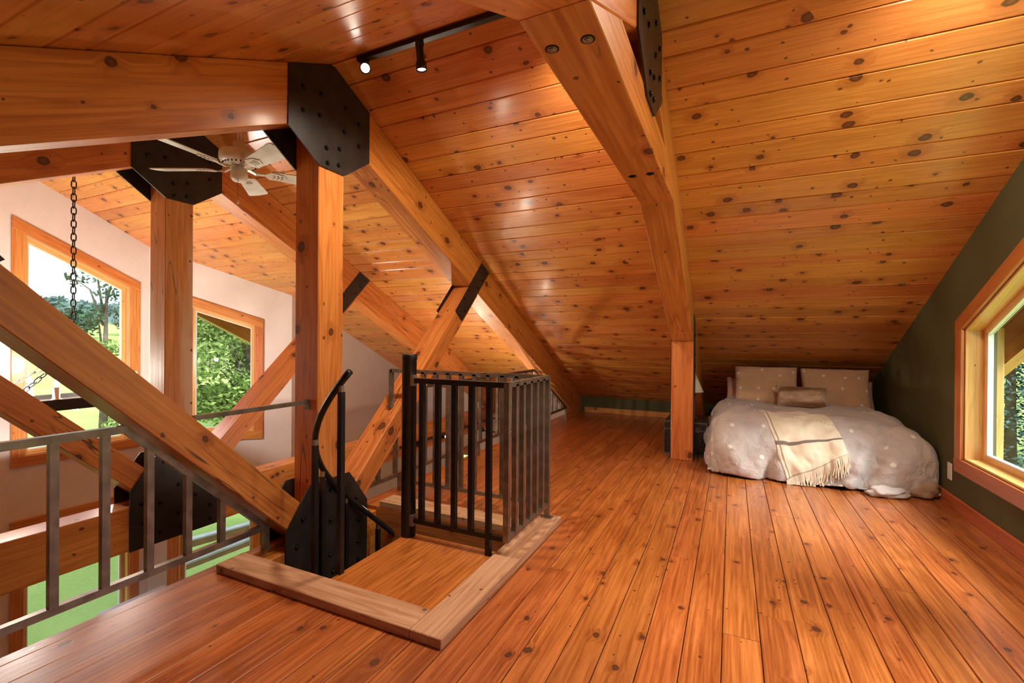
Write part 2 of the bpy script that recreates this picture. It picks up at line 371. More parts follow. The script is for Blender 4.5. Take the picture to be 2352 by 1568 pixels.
# ------------------------------------------------------------------ loft floor
floor = structure('floor', (0,0,0))
WX0, WX1, WY0, WY1 = X1, -1.10, 1.575, 2.47           # stairwell opening
for lo, hi in (((X1+.001,YB,-.27),(XR,WY0,-.0255)), ((X1+.001,WY1,-.27),(XR,YF,-.0255)), ((WX1,WY0,-.27),(XR,WY1,-.0255))):
    box('subfloor', lo, hi, M['lining'], floor, 'y')
pitch_x = .1325; x = -.0245 - pitch_x*18
def plank(xa, xb, ya, yb):
    c = Vector(((xa+xb)/2, (ya+yb)/2, -.0125 + random.uniform(-.0006,.0006)))
    Mx = frame_matrix(c, EY, -EX, EZ) @ Matrix.Rotation(random.uniform(-.003,.003), 4, 'X')
    board('plank', round(yb-ya-.002,3), round(xb-xa-.0032,4), .025, M['floor'], floor, Mx, .0022)
row = 0
while x < XR-.01:
    xa, xb = max(x, XE), min(x+pitch_x, XR)
    if xb-xa > .02:
        mid = (xa+xb)/2
        spans = [(YB, WY0-.001), (WY1+.001, YF)] if (WX0-.06 < mid < WX1+.03) else [(YB, YF)]
        for a, b in spans:
            y = a; cuts = [a]
            y += random.uniform(.9, 3.2)
            while y < b-.8: cuts.append(round(y,1)); y += random.choice((3.6,4.2,4.9))
            cuts.append(b)
            for p, q in zip(cuts, cuts[1:]): plank(xa, xb, p, q)
    x += pitch_x; row += 1
# stairwell lining
for nm, lo, hi, g in (('lining_board',(WX0+.001,WY1,-.27),(WX1,WY1+.012,-.002),'x'), ('lining_board',(WX1-.012,WY0,-.27),(WX1,WY1,-.002),'y'), ('lining_board',(WX0+.001,WY0-.001,-.27),(WX1,WY0+.012,-.002),'x')):
    box(nm, lo, hi, M['lining'], floor, g)

# ------------------------------------------------------------------ ceiling: deck and boards
ceil = structure('ceiling', (0,YC,ZR))
for s in (1,-1):
    ye = YF+.55 if s > 0 else YB-.55
    pts = [(YC, ZR+.022), (ye, rz(ye)+.022), (ye, rz(ye)+.16), (YC, ZR+.16)]
    prism('roof_deck', pts, (0,0,0), EY, EZ, EX, -7.15, 2.25, M['lining'], ceil, (1,0))
ang = math.atan(SL); cs = math.cos(ang)
segs = [(-6.39,-3.81),(-3.81,-2.28),(-2.28,-.428),(-.428,XR+.01)]
def ceil_board(s, a, b, x0, x1):
    m_ = (a+b)/2
    d = Vector((0, s*math.cos(ang), -math.sin(ang)))           # down the slope
    nrm = Vector((0, -s*math.sin(ang), -math.cos(ang)))        # into the room
    c = Vector(((x0+x1)/2, YC, ZR)) + d*m_ - nrm*(.009+random.uniform(0,.0012))
    Y = nrm.cross(EX)
    board('ceiling_board', round(x1-x0-.0012,3), round(b-a-.0016,4), .018, M['ceil'], ceil, frame_matrix(c, EX, Y, nrm), .006)
for s, off in ((1,.008),(-1,.018)):
    smax = ((YF if s > 0 else -YB+2*YC) - YC)/cs
    a = off; wide = False
    while a < smax-.02:
        w_ = .187 if wide else .1345
        for x0, x1 in segs: ceil_board(s, a, min(a+w_, smax), x0, x1)
        a += w_; wide = not wide
box('ridge_strip', (-6.39,YC-.012,ZR-.012), (XR+.01,YC+.012,ZR+.02), M['ceil'], ceil, 'x')

# ------------------------------------------------------------------ walls with openings
def wall(name, origin, dirv, normal, s0, s1, zb, ztop, mat, openings=(), th=.16, extra=()):
    """wall along dirv; openings: (s0,s1,zb,zt(s)); room side at normal offset 0, thickness goes outward"""
    dirv, normal, origin = Vector(dirv).normalized(), Vector(normal).normalized(), Vector(origin)
    cuts = sorted(set([s0, s1] + [v for o in openings for v in o[:2]] + list(extra)))
    vs, fs = [], []
    def quad(sa, sb, b0, b1, t0, t1):
        i = len(vs)
        for n_ in (0, th):
            for s_, z_ in ((sa,b0),(sb,b1),(sb,t1),(sa,t0)): vs.append(origin + dirv*s_ + normal*n_ + EZ*z_)
        fs.extend([(i,i+1,i+2,i+3),(i+4,i+7,i+6,i+5),(i,i+4,i+5,i+1),(i+1,i+5,i+6,i+2),(i+2,i+6,i+7,i+3),(i+3,i+7,i+4,i)])
    for a, b in zip(cuts, cuts[1:]):
        mid = (a+b)/2; lo = [(zb,zb)]
        for o in sorted([o for o in openings if o[0] <= mid <= o[1]], key=lambda o: o[2]):
            quad(a, b, lo[0][0], lo[0][1], o[2], o[2]); lo = [(o[3](a), o[3](b))]
        quad(a, b, lo[0][0], lo[0][1], ztop(a), ztop(b))
    o = obj(name, mesh(name, vs, fs, mat)); o['kind'] = 'structure'; return o
wcount = [0]
def window(origin, dirv, normal, s0, s1, zb, z0, z1, cas=.09, jamb=.10, mats=('trim','trim_pale'), sill=None, sash=.035, head=None):
    """trapezoid window; opening s0..s1, bottom zb, top z0 at s0 and z1 at s1; casing on the room side"""
    wcount[0] += 1
    d, nrm, org = Vector(dirv).normalized(), Vector(normal).normalized(), Vector(origin)
    t = structure('window_%d' % wcount[0], org + d*s0 + EZ*zb)
    k = (z1-z0)/(s1-s0)
    zt = lambda s_: z0 + k*(s_-s0)
    mc, mj = M[mats[0]], M[mats[1]]
    P = lambda nm, pts, n0, n1, m_, par=t, g=(1,0), b=.002: prism(nm, pts, org, d, EZ, nrm, n0, n1, m_, par, g, b)
    c = cas; hv = c*math.sqrt(1+k*k)
    P('casing_side', [(s0-c,zb),(s0,zb),(s0,zt(s0)),(s0-c,zt(s0-c))], -.02, -.001, mc, g=(0,1))
    P('casing_side', [(s1,zb),(s1+c,zb),(s1+c,zt(s1+c)),(s1,zt(s1))], -.02, -.001, mc, g=(0,1))
    P('casing_head', [(s0-c,zt(s0-c)),(s1+c,zt(s1+c)),(s1+c,zt(s1+c)+hv),(s0-c,zt(s0-c)+hv)], -.022, -.001, M[head or mats[0]], g=(1,k))
    P('casing_apron', [(s0-c,zb-c),(s1+c,zb-c),(s1+c,zb),(s0-c,zb)], -.022, -.001, M[sill or mats[0]])
    q = .014
    P('jamb', [(s0,zb),(s0+q,zb),(s0+q,zt(s0+q)),(s0,zt(s0))], 0, jamb, mj, g=(0,1))
    P('jamb', [(s1-q,zb),(s1,zb),(s1,zt(s1)),(s1-q,zt(s1-q))], 0, jamb, mj, g=(0,1))
    P('jamb_head', [(s0+q,zt(s0+q)-q*1.2),(s1-q,zt(s1-q)-q*1.2),(s1-q,zt(s1-q)),(s0+q,zt(s0+q))], 0, jamb, mj, g=(1,k))
    P('stool', [(s0+q,zb),(s1-q,zb),(s1-q,zb+q),(s0+q,zb+q)], 0, jamb, mj)
    a0, a1, b0 = s0+q, s1-q, zb+q; e = sash; y0, y1 = jamb-.045, jamb-.005
    tz = lambda s_: zt(s_)-q*1.2
    P('sash_stile', [(a0,b0),(a0+e,b0),(a0+e,tz(a0+e)),(a0,tz(a0))], y0, y1, mj, g=(0,1))
    P('sash_stile', [(a1-e,b0),(a1,b0),(a1,tz(a1)),(a1-e,tz(a1-e))], y0, y1, mj, g=(0,1))
    P('sash_rail', [(a0+e,tz(a0+e)-e),(a1-e,tz(a1-e)-e),(a1-e,tz(a1-e)),(a0+e,tz(a0+e))], y0, y1, mj, g=(1,k))
    P('sash_rail', [(a0+e,b0),(a1-e,b0),(a1-e,b0+e),(a0+e,b0+e)], y0, y1, mj)
    v = .010; g0, g1, h0 = a0+e, a1-e, b0+e
    gz = lambda s_: tz(s_)-e
    P('glazing_bead', [(g0,h0),(g0+v,h0),(g0+v,gz(g0+v)),(g0,gz(g0))], y0+.008, y1-.004, M['vinyl'], b=0)
    P('glazing_bead', [(g1-v,h0),(g1,h0),(g1,gz(g1)),(g1-v,gz(g1-v))], y0+.008, y1-.004, M['vinyl'], b=0)
    P('glazing_bead', [(g0+v,gz(g0+v)-v),(g1-v,gz(g1-v)-v),(g1-v,gz(g1-v)),(g0+v,gz(g0+v))], y0+.008, y1-.004, M['vinyl'], b=0)
    P('glazing_bead', [(g0+v,h0),(g1-v,h0),(g1-v,h0+v),(g0+v,h0+v)], y0+.008, y1-.004, M['vinyl'], b=0)
    P('pane', [(g0+v,h0+v),(g1-v,h0+v),(g1-v,gz(g1-v)-v),(g0+v,gz(g0+v)-v)], y1-.012, y1-.008, M['glass'], b=0)
    return t
def opening(s0, s1, zb, z0, z1): return (s0, s1, zb, lambda s_: z0 + (z1-z0)*(s_-s0)/(s1-s0))
# right gable, olive green: s = y
RW = [(2.32,4.075,.365,2.105,1.235), (2*YC-4.075,2*YC-2.32,.365,1.235,2.105)]
wall('wall_right', (XR,0,0), EY, EX, YB, YF, -.27, lambda y: rz(y)+.02, M['green'], [opening(*w_) for w_ in RW], extra=(YC,))
wall('wall_right_lower', (XR,0,0), EY, EX, YB, YF, ZG, lambda y: -.2701, M['white'])
for w_ in RW: window((XR,0,0), EY, EX, *w_, cas=.092, jamb=.13, mats=('trim','trim_pale'), head='trim_red', sill='trim_red')
# knee walls
wall('wall_far', (0,YF,0), EX, EY, X1-.1, XR, -.27, lambda x_: rz(YF)+.03, M['green'])
wall('wall_near', (0,YB,0), EX, -EY, X1-.1, XR, -.27, lambda x_: rz(YB)+.03, M['green'])
FW = [(-4.55,-3.95,-1.95,-.90,-.90)]
wall('wall_far_lower', (0,YF,0), EX, EY, XW-.16, XR, ZG, lambda x_: rz(YF)+.03 if x_ < X1-.1 else -.2701, M['white'], [opening(*w_) for w_ in FW], extra=(X1-.1001,X1-.1))
for w_ in FW: window((0,YF,0), EX, EY, *w_, cas=.09)
wall('wall_near_lower', (0,YB,0), EX, -EY, XW-.16, XR, ZG, lambda x_: rz(YB)+.03 if x_ < X1-.1 else -.2701, M['white'], extra=(X1-.1001,X1-.1))
# left gable with its three-sided bay
ya, yb = 3.2, 4.28
def mir(y): return 2*YC-y
CW = [(2.107,3.005,-.055,2.163,1.723), (2.105,3.005,-2.35,-.775,-.775)]
CWm = [(1.02,1.74,-.055,rz(1.02)-.50,rz(1.74)-.50), (1.02,1.74,-2.35,-.775,-.775)]
wall('wall_left', (XB,0,0), EY, -EX, mir(ya), ya, ZG, lambda y: rz(y)+.02, M['white'], [opening(*w_) for w_ in CW+CWm], extra=(YC,))
for w_ in CW+CWm: window((XB,0,0), EY, -EX, *w_, cas=.097, jamb=.11)
for sgn, nm in ((1,'wall_left_bay_far'),(-1,'wall_left_bay_near')):
    p0 = Vector((XB, ya if sgn > 0 else mir(ya), 0)); p1 = Vector((XW, yb if sgn > 0 else mir(yb), 0))
    d = (p1-p0); ln = d.length; d.normalize(); n_ = Vector((-d.y, d.x, 0)) if sgn > 0 else Vector((d.y, -d.x, 0))
    ky = abs(d.y)
    top = lambda s_: rz(ya) - SL*ky*s_ + .02
    k2 = -SL*ky
    zA = 1.305 + (.418-1.139)*k2
    ow = [(.418,1.139,-.045,zA,1.305), (.31,1.139,-2.35,-.775,-.775)]
    wall(nm, p0, d, n_, 0, ln, ZG, top, M['white'], [opening(*w_) for w_ in ow])
    for w_ in ow: window(p0, d, n_, *w_, cas=.105, jamb=.11)
wall('wall_left_far', (XW,0,0), EY, -EX, yb, YF+.16, ZG, lambda y: rz(y)+.02, M['white'])
wall('wall_left_near', (XW,0,0), EY, -EX, YB-.16, mir(yb), ZG, lambda y: rz(y)+.02, M['white'])
# ground floor
gf = structure('floor_lower', (0,0,ZG))
box('slab', (XB-.2,YB-.2,ZG-.12), (XR+.16,YF+.2,ZG), M['lining'], gf, 'x')
# baseboards and outlet
def baseboard(name, lo, hi, g, mat):
    t = structure(name, lo); box('board', lo, hi, mat, t, g, .003); return t
baseboard('baseboard_right', (XR-.018,YB,.0), (XR-.0005,YF-.02,.092), 'y', M['trim_red'])
baseboard('baseboard_far', (X1+.06,YF-.018,.0), (XR-.02,YF-.0005,.085), 'x', M['trim'])

# ------------------------------------------------------------------ trusses
bolt_me = None
def bolt(parent, p, axis=EX, r=.0105, h=.010, mat=None):
    global bolt_me
    key = ('bolt', r, h, (mat or M['bolt']).name)
    if key not in _cache:
        n = 6; vs = []; fs = []
        for rr, z in ((r*1.5,0),(r*1.5,h*.2),(r,h*.2),(r,h*.75),(r*.75,h)):
            for k in range(12): vs.append((rr*math.cos(math.pi*k/6), rr*math.sin(math.pi*k/6), z))
        for i in range(4):
            for k in range(12): fs.append((i*12+k, i*12+(k+1)%12, (i+1)*12+(k+1)%12, (i+1)*12+k))
        fs.append(tuple(range(48,60)))
        _cache[key] = mesh('bolt', vs, fs, mat or M['bolt'])
    axis = Vector(axis); X = axis.orthogonal().normalized(); Y = axis.cross(X)
    return obj('bolt', _cache[key], parent, frame_matrix(Vector(p), X, Y, axis))
HW = .097
upper_poly = [(0,ZR-.004),(.311,ZR-SL*.311-.004),(.311,2.302),(HW,2.151),(-HW,2.151),(-.311,2.302),(-.311,ZR-SL*.311-.004)]
lower_poly = [(-.152,.300),(.152,.300),(.311,.082),(.311,-.331),(-.311,-.331),(-.311,.082)]
strap_poly = [(1.852,1.878),(2.006,1.802),(1.501,1.309),(1.391,1.395)]
ub = [(-.215,2.55),(-.215,2.42),(-.09,2.57),(-.10,2.44),(.10,2.57),(.09,2.42),(.215,2.52),(.215,2.38),(.05,2.30),(-.05,2.27),(.045,2.20),(-.04,2.185)]
lb = [(0,.23),(-.10,.24),(.11,.21),(-.20,.12),(.21,.12),(0,.05),(-.24,-.02),(.24,-.03),(-.12,-.05),(.12,-.06),(0,-.16),(-.23,-.16),(.23,-.17),(-.12,-.26),(.02,-.27),(.23,-.28)]
def rafters(t, xa, xb, mat, yend, ystart):
    for s, ye in ((1,yend),(-1,ystart)):
        e = abs(ye-YC)
        pts = [(YC,ZR-.001),(YC+s*e,ZR-.001-SL*e),(YC+s*e,ZR-DEP-SL*e),(YC,ZR-DEP)]
        yz('rafter', pts, xa, xb, mat, t, (s,-SL), .004)
def plates(t, xa, xb, poly, name, blist, right=True):
    for xs, ax in ((xb, 1), (xa, -1)):
        pl = yz(name, [(YC+a,b) for a,b in poly], min(xs, xs+ax*.008), max(xs, xs+ax*.008), M['plate'], t, (1,0))
        for a, b in blist: bolt(pl, (xs+ax*.008, YC+a, b), EX*ax)
def king_truss(X, label, tie_far, mpost):
    xa, xb = X-TW, X
    t = thing('timber_truss', ((xa+xb)/2, YC, -.325), label, 'truss', 'king post roof trusses')
    rafters(t, xa, xb, M['beam'], YF-.005, YB+.005)
    box('king_post', (xa,YC-HW,-.024), (xb,YC+HW,ZR-DEP-SL*HW-.001), mpost, t, 'z', .004)
    box('tie_beam', (xa,YB+.005,-.325), (xb,tie_far,-.0255), M['beam'], t, 'y', .004)
    for s in (1,-1):
        up = lambda d_: .98*d_+.012
        lo = lambda d_: .98*d_-.195
        pts = [(HW+.001,up(HW)),(HW+.001,-.022),(.177,-.022),(1.7965,lo(1.7965)-.001),(1.6565,up(1.6565)-.002)]
        yz('strut', [(YC+s*a,b) for a,b in pts], xa+.004, xb-.004, M['beam'], t, (s,.98), .004)
        for xs, ax in ((xb,1),(xa,-1)):
            pl = yz('strap', [(YC+s*a,b) for a,b in strap_poly], min(xs,xs+ax*.006), max(xs,xs+ax*.006), M['plate'], t, (s,1))
            for q in (.06,.22,.38,.56,.72,.86):
                off = .22 if int(q*100)%4 == 0 else .74
                A = Vector(strap_poly[0]).lerp(Vector(strap_poly[3]), q); B = Vector(strap_poly[1]).lerp(Vector(strap_poly[2]), q)
                c = A.lerp(B, off); bolt(pl, (xs+ax*.006, YC+s*c.x, c.y), EX*ax, r=.008, h=.007)
    plates(t, xa, xb, upper_poly, 'ridge_gusset_plate', ub)
    plates(t, xa, xb, lower_poly, 'base_gusset_plate', lb)
    return t
T1 = king_truss(X1, 'orange pine truss at the loft edge, its king post beside the spiral stair', YF-.005, M['beam'])
T2 = king_truss(X2, 'pine truss over the great room behind the ceiling fan, with bleached king post', YF-.005, M['beam_worn'])
xa3, xb3 = X3-.2, X3
T3 = thing('collar_truss', ((xa3+xb3)/2, 4.83, 0), 'pine collar-tie truss standing on a post in front of the black trunk', 'truss')
rafters(T3, xa3, xb3, M['beam'], YF-.005, YB+.005)
und = ZR-DEP
cz0, cz1 = 2.0, 2.185
d0, d1 = (und-cz0)/SL, (und-cz1)/SL
yz('collar_tie', [(YC-d0+.001,cz0),(YC+d0-.001,cz0),(YC+d1-.001,cz1),(YC-d1+.001,cz1)], xa3+.002, xb3-.002, M['beam'], T3, (1,0), .003)
for px_, py_ in ((-.486,1.29),(-.378,1.29),(-.475,2.46),(-.385,2.46)):
    bolt(T3, (px_,py_,cz0-.0012), -EZ, r=.011, h=.006, mat=M['bolt_zinc'] if py_ < 2 else M['bolt'])
    lathe('countersink', [(.021,-.001),(.021,.0)], M['bolt'], T3, (px_,py_,cz0), 20)
u3 = [(a,b) for a,b in upper_poly]
plates(T3, xa3, xb3, u3, 'ridge_gusset_plate', ub)
y0p, y1p = 4.735, 4.925
yz('post', [(y0p,.0),(y1p,.0),(y1p,und-SL*(y1p-YC)-.001),(y0p,und-SL*(y0p-YC)-.001)], xa3, xb3, M['beam'], T3, (0,1), .004)
for xs, ax in ((xb3,1),(xa3,-1)):
    pl = yz('side_plate', [(y0p+.004,.004),(y1p-.004,.004),(y1p-.004,rz(y1p)-.08),(y0p+.004,rz(y0p)-.08)], min(xs,xs+ax*.007), max(xs,xs+ax*.007), M['plate'], T3, (0,1))
    for z_ in (.12,.3,.62,.9,1.02,1.2): bolt(pl, (xs+ax*.007, (y0p+y1p)/2, z_), EX*ax, r=.009, h=.008)
# left-side post of the same truss, behind the camera
ym0, ym1 = mir(y1p), mir(y0p)
yz('post', [(ym0,.0),(ym1,.0),(ym1,und-SL*abs(ym1-YC)-.001),(ym0,und-SL*abs(ym0-YC)-.001)], xa3, xb3, M['beam'], T3, (0,1), .004)

# ------------------------------------------------------------------ stairwell curb
cb = thing('stairwell_curb', (-1.6,1.43,0), 'raw pale pine boards framing the stairwell opening in the floor', 'curb')
box('curb_board', (-2.262,1.43,.0005), (-1.1015,1.575,.04), M['curb'], cb, 'x', .003)
box('curb_board', (-1.10,1.43,.0005), (-.955,2.765,.04), M['curb'], cb, 'y', .003)
box('curb_board', (-2.16,2.475,.0005), (-1.1015,2.62,.04), M['curb'], cb, 'x', .003)
box('curb_board', (-2.335,2.40,-.0245), (X1-.001,2.62,.0395), M['curb'], cb, 'y', .003) if False else None

# ------------------------------------------------------------------ railings
def rail_post(t, nm, x_, y_, z0, z1, m, r=.0135): return tube(nm, [(x_,y_,z0),(x_,y_,z1)], r, m, t, square=True)
GX, GT, GB = -2.262, .762, .128
raw = M['steel_raw']
g1 = thing('guardrail', (GX,.8,0), 'bare steel guardrail bending down under the strut at the left edge of the loft', 'railing', 'loft edge guardrails')
strut_lo = lambda d_: .98*d_-.195
bend_d = (GT+.04+.195)/.98; end_d = .37
tube('top_rail', [(GX,YB+.3,GT),(GX,YC-bend_d,GT),(GX,YC-end_d,GB)], .0155, raw, g1, square=True)
tube('bottom_rail', [(GX,YB+.3,GB),(GX,YC-end_d-.005,GB)], .0145, raw, g1, square=True)
rail_post(g1, 'end_leg', GX, YC-end_d, .001, GB+.012, raw, .0145)
y_ = 1.455
while y_ > YB+.3:
    d_ = YC-y_; top = min(GT, GB+(GT-GB)*(d_-end_d)/(bend_d-end_d))
    rail_post(g1, 'baluster', GX, y_, GB, top, raw); y_ -= .157
g2 = thing('guardrail', (GX,4.6,0), 'bare steel guardrail running beyond the stair to the low eave', 'railing', 'loft edge guardrails')
raf_d = (und-.04-GT)/SL; low_d = (und-.04-GB)/SL - .02
tube('top_rail', [(GX,YC+end_d,GB),(GX,YC+bend_d,GT),(GX,YC+raf_d,GT),(GX,YC+low_d,GB)], .0155, raw, g2, square=True)
tube('bottom_rail', [(GX,YC+end_d+.005,GB),(GX,YC+low_d,GB)], .0145, raw, g2, square=True)
for d_ in (low_d-.01, .75, 1.95, 3.25): rail_post(g2, 'leg', GX, YC+d_, .0005, GB, raw)
d_ = end_d+.14
while d_ < low_d-.1:
    top = GT
    if d_ < bend_d: top = GB+(GT-GB)*(d_-end_d)/(bend_d-end_d)
    if d_ > raf_d: top = GT-(GT-GB)*(d_-raf_d)/(low_d-raf_d)
    rail_post(g2, 'baluster', GX, YC+d_, GB, top, raw); d_ += .1855
gb = thing('guard_bar', (GX,1.6,.76), 'thin bare steel bar between strut and king post', 'railing')
tube('bar', [(GX,YC-.745,GT+.005),(GX,YC-HW-.002,GT+.005)], .0115, raw, gb, square=True)
box('mounting_tab', (GX-.02,YC-HW-.009,GT-.04), (GX+.02,YC-HW-.0005,GT+.02), raw, gb, 'z')
# stairwell guard
GY0, GY1, GXr, ZT, ZB = 2.137, 2.712, -1.033, .909, .120
sg = thing('stair_guard', (GXr,GY1,.04), 'three-sided steel baluster guard around the spiral stairwell', 'railing')
blk = M['steel_black']
tube('top_rail', [(-1.617,GY0,ZT),(GXr+.014,GY0,ZT)], .014, blk, sg, square=True)
tube('bottom_rail', [(-1.617,GY0,ZB),(GXr+.014,GY0,ZB)], .012, blk, sg, square=True)
for z_ in (ZT,ZB): box('bracket', (-1.634,GY0-.018,z_-.03), (-1.612,GY0+.018,z_+.03), M['weld'], sg, 'z')
for x_ in (-1.563,-1.456,-1.35,-1.244): rail_post(sg, 'baluster', x_, GY0, ZB, ZT, blk)
rail_post(sg, 'leg', -1.138, GY0, .021, ZT, blk)
rail_post(sg, 'corner_post', GXr, GY0, ZB-.012, ZT+.012, raw, .0145)
tube('top_rail', [(GXr,GY0,ZT+.002),(GXr,GY1,ZT+.002)], .0135, raw, sg, square=True)
tube('bottom_rail', [(GXr,GY0,ZB),(GXr,GY1,ZB)], .012, raw, sg, square=True)
for y_ in (2.232,2.328,2.424,2.52,2.616): rail_post(sg, 'baluster', GXr, y_, ZB, ZT, raw)
rail_post(sg, 'corner_post', GXr, GY1, .044, ZT+.012, raw, .0145)
box('foot_flange', (GXr-.035,GY1-.022,.0405), (GXr+.035,GY1+.022,.046), raw, sg, 'x')
tube('top_rail', [(GXr,GY1,ZT+.002),(-2.262,GY1,ZT+.002)], .0135, raw, sg, square=True)
tube('bottom_rail', [(GXr,GY1,ZB),(-2.15,GY1,ZB)], .012, raw, sg, square=True)
x_ = -1.138
while x_ > -2.1: rail_post(sg, 'baluster', x_, GY1, ZB, ZT, raw); x_ -= .1045
zst = .98*(GY1-YC)+.012
rail_post(sg, 'drop_leg', -2.262, GY1, zst+.006, ZT+.012, raw)
box('foot_flange', (-2.282,GY1-.03,zst-.004), (-2.242,GY1+.01,zst+.012), raw, sg, 'y')

# ------------------------------------------------------------------ spiral stair
CX, CY, RH = -1.665, 2.152, .495
st = thing('spiral_staircase', (CX,CY,ZG), 'black steel spiral stair with tall centre column and wooden landing', 'staircase')
lathe('column', [(.041,ZG),(.041,1.022),(.044,1.024),(.044,1.052),(.042,1.056)], blk, st, (CX,CY,0), 28)
ld = [(-1.69,1.592),(-1.113,1.592),(-1.113,2.19),(-1.63,2.19),(-1.69,2.12)]
prism('landing', ld, (0,0,0), EX, EY, EZ, -.018, .020, M['oak'], st, (0,1), .003)
prism('landing_plate', [(a*.98+b_,c*.98+d_) for (a,c),b_,d_ in [((p[0],p[1]),-.03,.04) for p in ld]], (0,0,0), EX, EY, EZ, -.028, -.019, blk, st)
hz = lambda th: .978-.0085*(273-th)
path = []
th = 274.
while th > -40:
    a = math.radians(th); path.append((CX+RH*math.cos(a), CY+RH*math.sin(a), hz(th))); th -= 4
tube('handrail', path, .0165, blk, st, n=14)
for k, th in enumerate([268,232,205,178,151,124,97,70,43,16]):
    a = math.radians(th); x_, y_ = CX+RH*math.cos(a), CY+RH*math.sin(a)
    z1 = hz(th)-.018; z0 = .021 if k == 0 else hz(th)-1.02
    if k == 0: y_ = max(y_, 1.612)
    bl = tube('stair_baluster', [(x_,y_,z0),(x_,y_,z1-.03)], .0125, blk, st, square=True)
    tube('rail_bracket', [(x_,y_,z1-.035),(x_,y_,z1)], .009, M['weld'], bl, square=True)
for k in range(9):
    a0 = math.radians(255-27*k); a1 = math.radians(255-27*k-31); z_ = -.2-.23*k*.98
    pts = [(CX+.05*math.cos(a0),CY+.05*math.sin(a0))]
    for q in range(5):
        a = a0+(a1-a0)*q/4; pts.append((CX+(RH-.02)*math.cos(a), CY+(RH-.02)*math.sin(a)))
    pts.append((CX+.05*math.cos(a1),CY+.05*math.sin(a1)))
    prism('tread', pts[::-1], (0,0,0), EX, EY, EZ, z_-.035, z_, M['oak'], st, (math.cos((a0+a1)/2), math.sin((a0+a1)/2)))

# ------------------------------------------------------------------ track lights
def spot_lamp(name, loc, direction, energy, size=1.6, col=(1,.86,.66), r=.05):
    l = D.lights.new(name, 'SPOT'); l.energy = energy; l.spot_size = size; l.spot_blend = 1.; l.color = col; l.shadow_soft_size = r
    o = D.objects.new(name, l); dv = Vector(direction).normalized()
    Mx = dv.to_track_quat('-Z','Y').to_matrix().to_4x4(); Mx.translation = Vector(loc)
    return o, Mx
def track(x0, x1, heads, label, y=YC, z=ZR-.03, axis='x'):
    t = thing('track_light', ((x0+x1)/2, y, z), label, 'track light', 'ceiling track lights')
    if axis == 'x': box('track', (x0,y-.018,z-.008), (x1,y+.018,z+.018), M['blackplastic'], t, 'x', .002)
    else: box('track', (y-.018,x0,z-.008), (y+.018,x1,z+.018), M['blackplastic'], t, 'y', .002)
    for u, aim, en, sz in heads:
        base = Vector((u,y,z-.008)) if axis == 'x' else Vector((y,u,z-.008))
        box('adapter', base-Vector((.018,.014,.022)), base+Vector((.018,.014,0)), M['blackplastic'], t, 'x')
        aim = Vector(aim).normalized(); c0 = base+Vector((0,0,-.03))
        Mx = aim.to_track_quat('Z','Y').to_matrix().to_4x4(); Mx.translation = c0 - aim*.012
        h = lathe('lamp_head', [(.017,0),(.021,.004),(.021,.075),(.029,.092),(.030,.128),(.026,.128),(.024,.118)], M['blackplastic'], t, M=Mx, n=20)
        Ml = Mx @ Matrix.Translation((0,0,.1185))
        lathe('lamp_lens', [(.0235,0),(.0235,.002)], M['spot'], h, M=Ml, n=20)
        o, Mo = spot_lamp('lamp_beam', c0+aim*.135, aim, en, sz); link(o, Mo, h)
    return t
track(-1.98, -.55, [(-1.545,(.05,.12,-1),95,3.0), (-1.93,(.60,-.62,-.62),9,.9), (-.75,(.1,.5,-.9),80,3.0)], 'black ceiling track with two small spots along the ridge near the gusset plate')
track(-.1, 1.25, [(.42,(.1,-.55,-.8),62,3.0), (.80,(.1,.45,-.85),85,3.05), (1.1,(-.2,.0,-.9),52,3.0)], 'black ceiling track along the ridge of the bed bay')
track(4.6, 6.9, [(4.95,(.55,-.35,.45),60,2.4), (5.5,(.75,-.3,.2),60,2.4), (6.6,(.5,.1,-.85),40,2.2)], 'low black track with lit spots on the side of the great room tie beam', y=X2+.03, z=-.20, axis='y')
track(2.6, 6.9, [(2.9,(-.45,.1,.9),45,2.6), (4.1,(-.45,.1,.9),50,2.6), (5.4,(-.45,.1,.9),40,2.6)], 'added unseen black track under the loft edge, brightening the great room', y=X1-TW-.03, z=-.20, axis='y')  # track added out of sight to brighten the great room's far wall and ceiling

# ------------------------------------------------------------------ ceiling fan
FX, FY, FZ = -3.04, YC, 2.30
fan = thing('ceiling_fan', (FX,FY,FZ), 'white five-blade ceiling fan hanging from the ridge', 'fan')
lathe('canopy', [(.03,.40),(.055,.44),(.06,.485)], M['enamel'], fan, (FX,FY,FZ), 24)
tube('downrod', [(FX,FY,FZ+.16),(FX,FY,FZ+.44)], .012, M['enamel'], fan)
lathe('motor_housing', [(.03,.17),(.042,.165),(.042,.115),(.085,.112),(.118,.098),(.122,.085),(.122,.045),(.115,.03),(.09,.016),(.05,.008)], M['enamel'], fan, (FX,FY,FZ), 32)
lathe('switch_housing', [(.045,.006),(.045,-.03),(.052,-.035),(.052,-.075),(.04,-.092),(.01,-.096)], M['enamel'], fan, (FX,FY,FZ), 24)
mh = fan.children
for a_ in range(24):
    a = 2*math.pi*a_/24
    box('vent_slot', (FX+.098*math.cos(a)-.003,FY+.098*math.sin(a)-.003,FZ+.012), (FX+.098*math.cos(a)+.003,FY+.098*math.sin(a)+.003,FZ+.026), M['iron'], fan, 'z')
